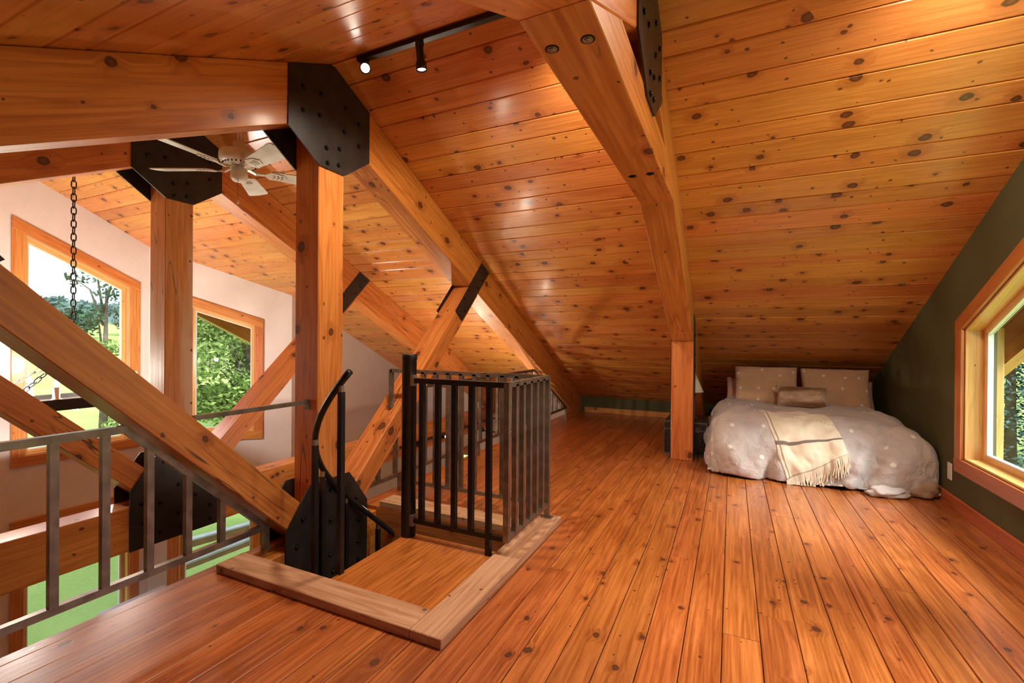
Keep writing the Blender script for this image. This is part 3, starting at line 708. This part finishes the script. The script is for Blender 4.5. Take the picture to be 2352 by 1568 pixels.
for k in range(5):
    a = math.radians(-156+72*k)
    Mx = Matrix.Translation((FX,FY,FZ-.012)) @ Matrix.Rotation(a,4,'Z') @ Matrix.Rotation(math.radians(-13),4,'X')
    pr = [(.20,-.052),(.55,-.07),(.575,-.062),(.585,0),(.575,.062),(.55,.07),(.20,.052),(.185,0)]
    n = len(pr); vs = [(x_,y_,z_) for z_ in (-.003,.003) for x_,y_ in pr]
    fs = [tuple(range(n)), tuple(range(n,2*n))]+[(i,(i+1)%n,n+(i+1)%n,n+i) for i in range(n)]
    b = obj('blade', mesh('blade', vs, fs, M['enamel_cool']), fan, Mx)
    pi = [(.05,-.018,.012),(.10,-.012,-.012),(.16,-.014,-.006),(.19,-.05,-.0045),(.27,-.035,-.0045),(.30,0,-.0045)]
    up_ = pi + [(x_,-y_,z_) for x_,y_,z_ in pi[-2::-1]]
    n = len(up_); vs = [(x_,y_,z_) for x_,y_,z_ in up_]+[(x_,y_,z_-.005) for x_,y_,z_ in up_]
    fs = [tuple(range(n)), tuple(range(n,2*n))]+[(i,(i+1)%n,n+(i+1)%n,n+i) for i in range(n)]
    obj('blade_iron', mesh('blade_iron', vs, fs, M['enamel']), b, Mx)
    for dx in (.215,.24,.265): tube('scroll_slot', [Mx@Vector((dx-.008,-.022,-.0098)),Mx@Vector((dx+.004,.0,-.0098)),Mx@Vector((dx-.008,.022,-.0098))], .0028, M['iron'], b, n=5)
pc = tube('pull_chain', [(FX+.03,FY-.03,FZ-.09),(FX+.03,FY-.03,FZ-.225)], .0018, M['brass'], fan, n=6)
lathe('pull_knob', [(.002,0),(.007,-.012),(.008,-.024),(.003,-.034)], M['enamel'], pc, (FX+.03,FY-.03,FZ-.225), 12)

# ------------------------------------------------------------------ chandelier
HX, HY, HZ = -5.2, 2.03, .585
ch = thing('chandelier', (HX,HY,HZ-.05), 'dark wooden candle chandelier hung on a long iron chain', 'chandelier')
def link_mesh():
    if 'lk' not in _cache:
        pts = []
        for k in range(16):
            a = 2*math.pi*k/16; pts.append((.017*math.cos(a), 0, .026*math.sin(a) + (.010 if math.sin(a) > 0 else -.010)))
        _cache['lk'] = tube_mesh('chain_link', pts, .0048, M['iron'], 6, closed=True)
    return _cache['lk']
def chain(A, B, parent):
    A, B = Vector(A), Vector(B); d = (B-A); n = max(2, int(d.length/.056)); q = d.normalized().to_track_quat('Z','X').to_matrix().to_4x4()
    for i in range(n):
        Mx = Matrix.Translation(A.lerp(B,(i+.5)/n)) @ q @ Matrix.Rotation(math.pi/2*(i%2),4,'Z')
        obj('chain_link', link_mesh(), parent, Mx)
lathe('ceiling_hook', [(.05,.0),(.05,.02),(.02,.03),(.01,-.03)], M['iron'], ch, (HX,HY,ZR-.06), 16)
chain((HX,HY,ZR-.06), (HX,HY,1.06), ch)
rg = tube('ring', [(HX+.03*math.cos(a), HY, 1.03+.03*math.sin(a)) for a in [2*math.pi*k/16 for k in range(16)]], .006, M['iron'], ch, n=6, closed=True)
hx, hy = .24, .62
for sx in (-1,1):
    for sy in (-1,1): chain((HX,HY,1.01), (HX+sx*hx*.95,HY+sy*hy*.75,HZ+.05), ch)
for sx in (-1,1): box('frame_beam', (HX+sx*hx-.03,HY-hy,HZ-.045), (HX+sx*hx+.03,HY+hy,HZ+.045), M['iron'], ch, 'y', .005)
for sy in (-1,1): box('frame_beam', (HX-hx+.03,HY+sy*hy*.97-.03,HZ-.04), (HX+hx-.03,HY+sy*hy*.97+.03,HZ+.04), M['iron'], ch, 'x', .005)
box('frame_panel', (HX-hx+.03,HY-hy*.9,HZ-.01), (HX+hx-.03,HY+hy*.9,HZ+.01), M['steel_raw'], ch, 'y')
for sx in (-1,1):
    for fy in (-.95,-.32,.32,.95):
        cx_, cy_ = HX+sx*hx, HY+fy*hy
        cd = lathe('candle', [(.033,.045),(.033,.05),(.024,.052),(.022,.145),(.018,.147)], M['candle'], ch, (cx_,cy_,HZ), 16)
        lathe('bulb', [(.008,.147),(.019,.165),(.020,.178),(.011,.20),(.002,.214)], M['bulb'], cd, (cx_,cy_,HZ), 12)
for fy in (-.6,.6):
    l = D.lights.new('candle_light','POINT'); l.energy = 66; l.color = (1,.92,.82); l.shadow_soft_size = .025
    o = D.objects.new('candle_light', l); link(o, Matrix.Translation((HX,HY+fy*hy,HZ+.22)), ch)

# ------------------------------------------------------------------ bed
def grid_mesh(name, fn, nu, nv, mat, parent=None, M_=None, uvfn=None, smooth=True, flip=False):
    vs = [fn(i/nu, j/nv) for j in range(nv+1) for i in range(nu+1)]
    fs = [(j*(nu+1)+i, j*(nu+1)+i+1, (j+1)*(nu+1)+i+1, (j+1)*(nu+1)+i) for j in range(nv) for i in range(nu)]
    me = D.meshes.new(name); me.from_pydata([tuple(v) for v in vs], [], fs); me.update()
    if uvfn:
        uv = me.uv_layers.new(name='cloth')
        for lp in me.loops:
            i, j = lp.vertex_index % (nu+1), lp.vertex_index//(nu+1); uv.data[lp.index].uv = uvfn(i/nu, j/nv)
    me.materials.append(mat)
    for p in me.polygons: p.use_smooth = True
    return obj(name, me, parent, M_)
def fbm(v, o=3):
    s = 0; a = 1.
    for k in range(o): s += a*noise.noise(v); v = v*2.1; a *= .5
    return s
BX0, BX1, BY0, BY1, BZ = -.10, 1.30, 4.50, 6.25, .50
bed = thing('bed', (.6,5.4,0), 'low floor bed under the eave with a grey-beige dotted duvet', 'bed')
box('mattress', (BX0+.06,BY0+.10,.02), (BX1-.02,BY1+.15,.36), M['mattress'], bed, 'y', .03)
def fold(s, h, r):            # s: run of cloth from the middle outward; gives reach and drop
    if s <= h-r: return s, 0.
    a = (s-(h-r))/r
    if a < math.pi/2: return h-r+r*math.sin(a), r*(1-math.cos(a))
    return h, r+(s-(h-r)-r*math.pi/2)
UX, VY = (BX1-BX0)/2, (BY1-BY0)
CXB = (BX0+BX1)/2
def duvet(u, v):
    """u: metres across from the bed's middle, v: metres from the head toward the foot"""
    x_, dx = fold(abs(u), UX, .17); x_ = math.copysign(x_, u)
    yv, dy = fold(v, VY, .20)
    drop = math.sqrt(dx*dx+dy*dy) if (dx > 0 and dy > 0) else dx+dy
    q = min(1, drop/BZ)
    z_ = BZ - min(drop, BZ-.025)
    bul = .075*math.sin(math.pi*q)**.8 + .15*q**1.3 if q > 0 else 0
    over = max(0, drop-(BZ-.025))
    wx = dx/(dx+dy+1e-6); wy = dy/(dx+dy+1e-6)
    x_ += math.copysign(1, u)*(bul*wx*(.5 if u < 0 else .62) + .2*over*wx); yv += bul*wy + .2*over*wy
    P_ = Vector((u*1.7, v*1.7, .3))
    puff = .050*fbm(P_+Vector((3.1,0,0)), 3) + .024*fbm(P_*3.2, 3)
    puff += .07*math.exp(-((u+.60)**2/.045+(v-1.98)**2/.05))            # rolled-over billow at the left foot corner
    puff -= .075*math.exp(-(u+.335+.25*(v-2.1))**2/.0022)*min(1,max(0,(v-1.85)*4))   # its deep crease
    puff -= .035*math.exp(-(u-.36+.55*(v-2.0))**2/.0025)*min(1,max(0,(v-1.75)*5))    # long diagonal fold
    puff += .030*math.exp(-(u-.27+.55*(v-2.0))**2/.004)*min(1,max(0,(v-1.75)*5))
    # tufts pinch the quilt
    tuft = 0
    for tu, tv in ((-.45,.55),(0,.55),(.45,.55),(-.45,1.15),(.45,1.15),(.40,1.84)):
        d2 = (u-tu)**2+(v-tv)**2; r_ = math.sqrt(d2)
        tuft += .035*math.exp(-d2/.004) + .010*math.exp(-d2/.03)*math.cos(7*math.atan2(v-tv,u-tu)+tu*9)
    sag = .045*max(0, 1-v/.9)                       # flatter toward the pillows
    fx = 1 if q > .05 else 0
    z_ += (puff-tuft-sag)*(1-q*.6)
    side = (puff*1.3-tuft)*min(1,q*2)
    x_ += math.copysign(1,u)*side*wx; yv += side*wy
    Xw = CXB+x_; 
    Xw = min(Xw, XR-.024)
    return Vector((Xw, BY1-yv, max(.012, z_ + .02*q*fbm(Vector((u*3.3,v*3.3,7)),2))))
UM, VM = UX+.425, VY+.425
dv = grid_mesh('duvet', lambda a,b: duvet(-UM+2*UM*a, VM*b), 170, 170, M['duvet'], bed, None, lambda a,b: (-UM+2*UM*a, VM*b))
sol = dv.modifiers.new('thickness','SOLIDIFY'); sol.thickness = .012; sol.offset = -1
# rolled sheet edge under the duvet at the wall corner and fur rug edge by the trunk
def blob(name, c, s, mat, parent, seed=0, amp=.12, rot=0):
    def fn(a,b):
        th_, ph = 2*math.pi*a, math.pi*(b-.5)
        d_ = Vector((math.cos(th_)*math.cos(ph), math.sin(th_)*math.cos(ph), math.sin(ph)))
        k = 1+amp*fbm(d_*1.8+Vector((seed,0,0)))
        d_ = Vector((d_.x*s[0]*k, d_.y*s[1]*k, d_.z*s[2]*k)); d_.rotate(Matrix.Rotation(rot,3,'Z'))
        p = Vector(c)+d_; p.z = max(.004, p.z); p.x = min(p.x, XR-.02); return p
    return grid_mesh(name, fn, 28, 18, mat, parent)
blob('sheet_corner', (1.29,4.44,.06), (.11,.10,.09), M['sheet'], bed, 4, .35, .4)
blob('duvet_corner', (1.06,4.30,.035), (.14,.06,.045), M['duvet'], bed, 9, .4, .25)
fr = blob('fur_rug', (-.17,5.32,.18), (.07,.30,.17), M['furbrown'], None, 2, .3)
tag(fr, 'shaggy brown fur throw tucked between the black trunk and the bed', 'fur throw')
# throw blanket over the left foot corner
th = thing('throw_blanket', (.3,4.6,.5), 'cream throw blanket with brown stripes and fringe across the duvet', 'blanket')
U0, V0 = Vector((-.52,1.02)), None
A_, B_, C_, D_ = Vector((-.52,1.00)), Vector((.10,1.46)), Vector((.215,1.90)), Vector((-.195,2.13))   # head-left, head-right, foot-right, foot-left (u,v)
def thr(a, b):
    p = (A_.lerp(B_,a)).lerp(D_.lerp(C_,a), b)
    q = duvet(p.x, p.y); e = .02
    n_ = (duvet(p.x+e,p.y)-duvet(p.x-e,p.y)).cross(duvet(p.x,p.y+e)-duvet(p.x,p.y-e)); n_.normalize()
    if n_.z < 0 and abs(n_.z) > .2: n_ = -n_
    if n_.y > .2: n_ = -n_
    return q + n_*(.016+.004*fbm(Vector((p.x*5,p.y*5,2))))
tb = grid_mesh('blanket', thr, 60, 60, M['throw'], th, None, lambda a,b: (a*.62, (1-b)*.85))
s2 = tb.modifiers.new('thickness','SOLIDIFY'); s2.thickness = .008; s2.offset = 1
vs, fs = [], []
for k in range(86):
    a = (k+.5)/86
    p = thr(a, 1.0); q = thr(a, .97); dn = (p-q).normalized()
    w_ = .0028; ln = random.uniform(.095,.135)
    c1 = p+dn*.03+Vector((random.uniform(-.004,.004),-.008,-.02)); c2 = c1+Vector((random.uniform(-.018,.018), -.006, -ln+.03)); c2.z = max(.006,c2.z)
    i = len(vs)
    for c, ww in ((p-dn*.004,w_),(c1,w_*1.15),(c2,w_*.9)):
        for dx, dy_ in ((-1,-1),(1,-1),(1,1),(-1,1)): vs.append(c+Vector((dx*ww,dy_*ww-.003,0)))
    for s_ in (0,4):
        for e in range(4): fs.append((i+s_+e,i+s_+(e+1)%4,i+s_+4+(e+1)%4,i+s_+4+e))
    fs.append((i+8,i+9,i+10,i+11))
f_ = obj('fringe', mesh('fringe', vs, fs, M['fringe']), th); f_['kind'] = 'stuff'
# pillows
def pillow(name, c, size, mat, tilt, yawz, seed, label, cat='pillow', group=None, puff=1.0):
    wx, wz, ty = size
    def fn(side):
        def f(a,b):
            u, v = 2*a-1, 2*b-1
            e = (1-abs(u)**3.2)*(1-abs(v)**3.2); t_ = ty*max(0,e)**.42*puff
            pin = 1-.05*(1-abs(u)**2)*abs(v)**6; pin2 = 1-.05*(1-abs(v)**2)*abs(u)**6
            wr = .010*fbm(Vector((u*2.2+seed, v*2.2, side)),3)+.006*fbm(Vector((u*6+seed,v*3,side)),2)
            return Vector((u*wx/2*pin2, side*(t_/2)+wr*(1 if e>.02 else 0), v*wz/2*pin))
        return f
    Mx = Matrix.Translation(Vector(c)) @ Matrix.Rotation(yawz,4,'Z') @ Matrix.Rotation(tilt,4,'X')
    N = 26
    vs = []; fs = []; uvs = []
    for side in (-1,1):
        o_ = len(vs); F = fn(side)
        for j in range(N+1):
            for i in range(N+1): vs.append(F(i/N,j/N)); uvs.append((i/N*wx+seed*.37, j/N*wz+side))
        for j in range(N):
            for i in range(N): fs.append((o_+j*(N+1)+i, o_+j*(N+1)+i+1, o_+(j+1)*(N+1)+i+1, o_+(j+1)*(N+1)+i))
    me = D.meshes.new(name); me.from_pydata([tuple(v) for v in vs], [], fs); me.update()
    uv = me.uv_layers.new(name='cloth')
    for lp in me.loops: uv.data[lp.index].uv = uvs[lp.vertex_index]
    bm = bmesh.new(); bm.from_mesh(me); bmesh.ops.remove_doubles(bm, verts=bm.verts, dist=.0015); bmesh.ops.recalc_face_normals(bm, faces=bm.faces); bm.to_mesh(me); bm.free()
    me.materials.append(mat)
    for p in me.polygons: p.use_smooth = True
    o = obj(name, me, None, Mx); tag(o, label, cat, group); return o
T_ = math.radians(-24)
pillow('pillow', (.335,5.70,.665), (.61,.455,.16), M['sham'], T_, .03, 1.3, 'tan dotted pillow on the left, leaning against the low ceiling', group='bed pillows')
pillow('pillow', (.955,5.70,.665), (.60,.445,.16), M['sham'], T_, -.04, 5.1, 'tan dotted pillow on the right, beside the green wall', group='bed pillows')
pillow('pillow', (.26,5.90,.585), (.63,.33,.10), M['pink'], T_, .03, 8.2, 'dusty pink pillow peeking out behind the left dotted pillow', group='bed pillows')
pillow('pillow', (1.03,5.90,.585), (.60,.33,.10), M['pink'], T_, -.02, 2.7, 'dusty pink pillow peeking out behind the right dotted pillow', group='bed pillows')
pillow('fur_pillow', (.635,5.42,.59), (.44,.225,.12), M['fur'], math.radians(-20), -.02, 3.3, 'small brown striped faux-fur lumbar pillow in front of the dotted pillows')

# ------------------------------------------------------------------ trunk, lamp, outlet
tr = thing('trunk', (-.41,5.2,0), 'black scuffed storage trunk behind the wooden post', 'trunk')
box('trunk_body', (-.615,4.955,.004), (-.215,5.46,.255), M['trunk'], tr, 'x', .004)
box('trunk_lid', (-.617,4.952,.258), (-.213,5.463,.335), M['trunk'], tr, 'x', .006)
for lo, hi in (((-.619,4.949,.322),(-.211,4.956,.338)),((-.619,4.949,.002),(-.211,4.956,.016)),((-.219,4.949,.016),(-.211,4.956,.322)),((-.619,4.949,.016),(-.611,4.956,.322)),((-.619,4.949,.250),(-.211,4.9535,.262))):
    box('edging', lo, hi, M['trunk_edge'], tr, 'x')
for x_ in (-.30,): box('latch', (x_-.02,4.944,.235), (x_+.02,4.953,.285), M['trunk_edge'], tr, 'z')
lm = thing('table_lamp', (-.37,5.22,.336), 'small lamp with a cream cone shade on the black trunk', 'lamp')
lathe('lamp_base', [(.055,.336),(.055,.345),(.02,.36),(.028,.42),(.036,.48),(.015,.55),(.008,.60),(.008,.66)], M['brass'], lm, (-.37,5.22,0), 20)
lathe('lamp_shade', [(.108,.615),(.110,.617),(.032,.805),(.030,.803)], M['shade'], lm, (-.37,5.22,0), 32)
ot = thing('wall_outlet', (XR-.003,4.28,.245), 'white outlet plate on the green wall below the window casing', 'outlet')
box('cover_plate', (XR-.006,4.245,.182), (XR-.0005,4.315,.300), M['plastic'], ot, 'z', .002)
for z_ in (.215,.265): box('socket', (XR-.0075,4.262,z_-.016), (XR-.006,4.298,z_+.016), M['plastic'], ot, 'z', .001)

# ------------------------------------------------------------------ great room furniture glimpsed below
ac = thing('armchair', (-5.75,2.95,ZG), 'pale striped armchair below the loft by the tall windows', 'armchair')
box('chair_seat', (-6.1,2.62,ZG+.12), (-5.35,3.25,ZG+.45), M['grey_fabric'], ac, 'y', .05)
box('chair_back', (-6.18,2.58,ZG+.45), (-5.98,3.30,ZG+.80), M['grey_fabric'], ac, 'y', .05)
for y_ in (2.55,3.2): box('chair_arm', (-6.1,y_,ZG+.12), (-5.3,y_+.13,ZG+.62), M['grey_fabric'], ac, 'x', .04)
wc = thing('wooden_chair', (-5.30,3.62,ZG), 'wooden chair with a rounded back beside the pale armchair', 'chair')
tube('back_hoop', [(-5.47+.20*math.cos(a)*.2,3.62+.20*math.cos(a),ZG+.55+.32*math.sin(a)) for a in [math.pi*k/16 for k in range(17)]], .022, M['trim'], wc)
box('seat', (-5.47,3.43,ZG+.42), (-5.11,3.81,ZG+.45), M['trim'], wc, 'x', .01)
for dx in (-.32,.0):
    for dy_ in (-.16,.16): tube('leg', [(-5.13+dx,3.62+dy_,ZG),(-5.14+dx,3.62+dy_,ZG+.42)], .018, M['trim'], wc)
sf = thing('wall_soffit', (-3.4,YF-.12,-.42), 'white boxed soffit with dark edges on the far lower wall', 'soffit')
box('soffit_box', (-3.85,YF-.22,-.42), (-3.0,YF-.002,-.12), M['white'], sf, 'x', .004)
box('dark_edge', (-3.86,YF-.23,-.20), (-2.99,YF-.221,-.185), M['iron'], sf, 'x')
box('dark_edge', (-3.86,YF-.23,-.43), (-2.99,YF-.221,-.415), M['iron'], sf, 'x')

# ------------------------------------------------------------------ outdoors
ZL = -3.0
def ground_z(x_, y_):
    r = math.hypot(x_, y_-2); k = max(0, r-14)
    return ZL + .0011*k*k if k < 60 else ZL + .0011*3600 + (k-60)*.05
def gfn(a, b):
    x_ = -130+260*a; y_ = -120+260*b; return Vector((x_, y_, ground_z(x_, y_)))
lawn = grid_mesh('lawn', gfn, 90, 90, M['grass']); tag(lawn, 'wide mown green lawn around the house', 'lawn', kind='stuff')
def leaf_mesh(name, blobs, n, size, mat, seed, drop=0.):
    rng = random.Random(seed); vs, fs = [], []
    for _ in range(n):
        c, r = rng.choice(blobs)
        d_ = Vector((rng.gauss(0,1),rng.gauss(0,1),rng.gauss(0,1))).normalized()*(rng.random()**.45)
        p = Vector(c)+Vector((d_.x*r[0],d_.y*r[1],d_.z*r[2]))
        a = Vector((rng.gauss(0,1),rng.gauss(0,1),rng.gauss(0,.6)-drop)).normalized(); b = a.orthogonal().normalized(); b.rotate(Matrix.Rotation(rng.random()*6.28,3,a))
        s = size*rng.uniform(.6,1.3); i = len(vs)
        vs += [p-a*s, p+b*s*.45, p+a*s, p-b*s*.45]; fs.append((i,i+1,i+2,i+3))
    me = D.meshes.new(name); me.from_pydata([tuple(v) for v in vs], [], fs); me.update(); me.materials.append(mat); return me
def tree(x_, y_, h, cr, mat, label, seed, n=9000, size=.10, nb=26, crown=(.35,1.)):
    rng = random.Random(seed); z0 = ground_z(x_, y_)
    t = thing('leafy_tree', (x_,y_,z0), label, 'tree', 'trees around the lawn')
    tube('trunk', [(x_,y_,z0-.1),(x_+.1,y_,z0+h*.3),(x_,y_+.1,z0+h*.85)], [.22*h/9,.16*h/9,.04], M['bark'], t, n=8)
    blobs = []
    for k in range(nb):
        a = rng.random()*6.283; zz = rng.uniform(*crown); rr = cr*math.sqrt(max(.05,1-((zz-.62)/.45)**2))*rng.uniform(.35,1)
        c = (rr*math.cos(a), rr*math.sin(a), zz*h); blobs.append((c, (cr*.34,cr*.34,cr*.22)))
        if k % 3 == 0: tube('branch', [(x_,y_,z0+h*max(.2,zz-.25)),(x_+c[0]*.5,y_+c[1]*.5,z0+c[2]-h*.05),(x_+c[0],y_+c[1],z0+c[2])], [.06*h/9,.04*h/9,.012], M['bark'], t, n=5)
    obj('foliage', leaf_mesh('foliage', blobs, n, size, mat, seed), t, Matrix.Translation((x_,y_,z0)))
    return t
def spruce(x_, y_, h, r, label, seed, n=9000):
    rng = random.Random(seed); z0 = ground_z(x_, y_)
    t = thing('spruce_tree', (x_,y_,z0), label, 'tree', 'spruces beyond the lawn')
    tube('trunk', [(x_,y_,z0-.1),(x_,y_,z0+h)], [.16,.02], M['bark'], t, n=7)
    vs, fs = [], []
    for _ in range(n):
        q = rng.random()**.75; zz = .04+.95*q; rr = r*(1-zz)*rng.random()**.4*(1+.25*math.sin(zz*60)); a = rng.random()*6.283
        p = Vector((rr*math.cos(a), rr*math.sin(a), zz*h - rr*.28))
        o_ = Vector((math.cos(a+rng.gauss(0,.5)), math.sin(a+rng.gauss(0,.5)), -.35+rng.gauss(0,.25))).normalized(); s_ = o_.cross(EZ).normalized(); L_ = rng.uniform(.10,.22)
        i = len(vs); vs += [p, p+o_*L_*.5+s_*.045, p+o_*L_, p+o_*L_*.5-s_*.045]; fs.append((i,i+1,i+2,i+3))
    me = D.meshes.new('needles'); me.from_pydata([tuple(v) for v in vs], [], fs); me.update(); me.materials.append(M['needle'])
    obj('needles', me, t, Matrix.Translation((x_,y_,z0))); return t
tree(-15.5, 10.9, 9.0, 3.1, M['leaf'], 'bright green leafy tree filling the angled bay window', 11, 24000, .10, 44, crown=(.12,1.))
tree(-22, 9.5, 6.9, 1.25, M['leaf_dark'], 'sparse dark tree against the sky in the tall bay window', 5, 700, .10, 14, crown=(.62,1.))
tree(-18.2, 8.7, 3.9, 1.5, M['leaf'], 'low light green tree at the right of the tall bay window', 31, 4000, .09, 20, crown=(.1,1.))
tree(-26, 17.5, 7, 3.5, M['leaf'], 'green leafy tree further off behind the bay', 21, 9000, .14, 28)
tree(-13.5, 13.5, 8.0, 3.6, M['leaf'], 'green leafy tree beside the bay at the far corner', 23, 12000, .11, 28, crown=(.12,1.))
lbl = ['spruce nearest the green gable window, left of the others', 'tall spruce behind the nearest one in the gable window', 'spruce furthest right in the gable window', 'broad spruce at the back of the gable window view', 'spruce at the edge of the lawn beyond the gable', 'slim spruce between the others beyond the gable']
for k, (a_, b_, h_) in enumerate(((7.3,18.3,8),(8.6,19.6,11),(9.6,18.2,10),(8.3,23,13),(11.0,21,12),(6.0,21.5,11))): spruce(a_, b_, h_, 2.4+h_*.07, lbl[k], 40+k)
for k in range(16):
    a = math.radians(118+6.2*k); R_ = 74+8*math.sin(k*2.3)
    x_, y_ = R_*math.cos(a), 2+R_*math.sin(a)
    tree(x_, y_, 5.5+1.8*math.sin(k*1.7), 4.2, M['forest'], 'distant tree in the line beyond the field', 60+k, 1500, .42, 12)
def hillf(a, b):
    an = math.radians(95+130*a); R_ = 150+120*b
    z_ = ZL+4 + 16*math.sin(math.pi*min(1,b*1.0)*.5)*(.75+.35*noise.noise(Vector((a*6,0,3)))) + 2.5*noise.noise(Vector((a*40,b*20,0)))
    return Vector((R_*math.cos(an), R_*math.sin(an), z_))
hl = grid_mesh('forested_hill', hillf, 90, 24, M['forest']); tag(hl, 'low forested hills on the horizon', 'hill', kind='stuff')
# roof overhang timbers outside and deck rail
for xx, lab, yo in ((-7.10,'barge rafter outside the left gable bay',0),(2.02,'barge rafter outside the green gable',0)):
    t = thing('barge_rafter', (xx,YC,ZR-.2), 'brown timber '+lab, 'rafter')
    for s in (1,-1):
        e = YF+.3-YC
        yz('barge_board', [(YC,ZR),(YC+s*e,ZR-SL*e),(YC+s*e,ZR-.30-SL*e),(YC,ZR-.30)], xx, xx+.09, M['trim'], t, (s,-SL))
ep = thing('porch_post', (1.905,5.05,ZL), 'square pine post standing outside the green gable window', 'post')
box('post_shaft', (1.86,4.98,ground_z(1.9,4.9)), (1.95,5.13,rz(5.13)-.02), M['trim_pale'], ep, 'z', .005)
dk = thing('deck_railing', (-8.4,5,ZL), 'low deck railing outside the bay windows', 'railing')
def slab(nm, A, B, w_, h_, mat, par):
    A, B = Vector(A), Vector(B); X = (B-A).normalized(); Y = EZ.cross(X).normalized(); Z = X.cross(Y); Ln = (B-A).length
    me = mesh(nm, [(x_*Ln/2,y_*w_/2,z_*h_/2) for x_ in (-1,1) for y_ in (-1,1) for z_ in (-1,1)], [(0,1,3,2),(4,6,7,5),(0,4,5,1),(2,3,7,6),(0,2,6,4),(1,5,7,3)], mat)
    return obj(nm, me, par, frame_matrix((A+B)/2, X, Y, Z))
slab('cap_board', (-8.0,4.2,-2.12), (-8.0,6.2,-2.32), .14, .03, M['deckwhite'], dk)
slab('hand_rail', (-7.96,4.2,-2.19), (-7.96,6.2,-2.39), .04, .09, M['deckwood'], dk)
slab('cap_board', (-8.0,4.3,-2.50), (-8.0,6.2,-2.56), .16, .03, M['deckwhite'], dk)
slab('mid_rail', (-7.95,4.3,-2.56), (-7.95,6.2,-2.62), .04, .08, M['deckwood'], dk)
for y_ in (4.25,6.15): box('rail_post', (-8.05,y_-.05,ZL), (-7.97,y_+.05,-2.05), M['deckwood'], dk, 'z')
rng = random.Random(3)
for k in range(9):
    cx_, cy_ = -8.1-.42*k, 4.35+.16*k+rng.uniform(-.1,.1)
    pts = [(.30*rng.uniform(.75,1.15)*math.cos(a), .24*rng.uniform(.75,1.15)*math.sin(a)) for a in [2*math.pi*j/8 for j in range(8)]]
    o = prism('flagstone', pts, (cx_,cy_,0), EX, EY, EZ, ZL-.03, ZL+.035, M['stone'], None, (1,0), .01)
    tag(o, 'grey flagstone in the path outside the bay window', 'stepping stone', 'flagstone path')
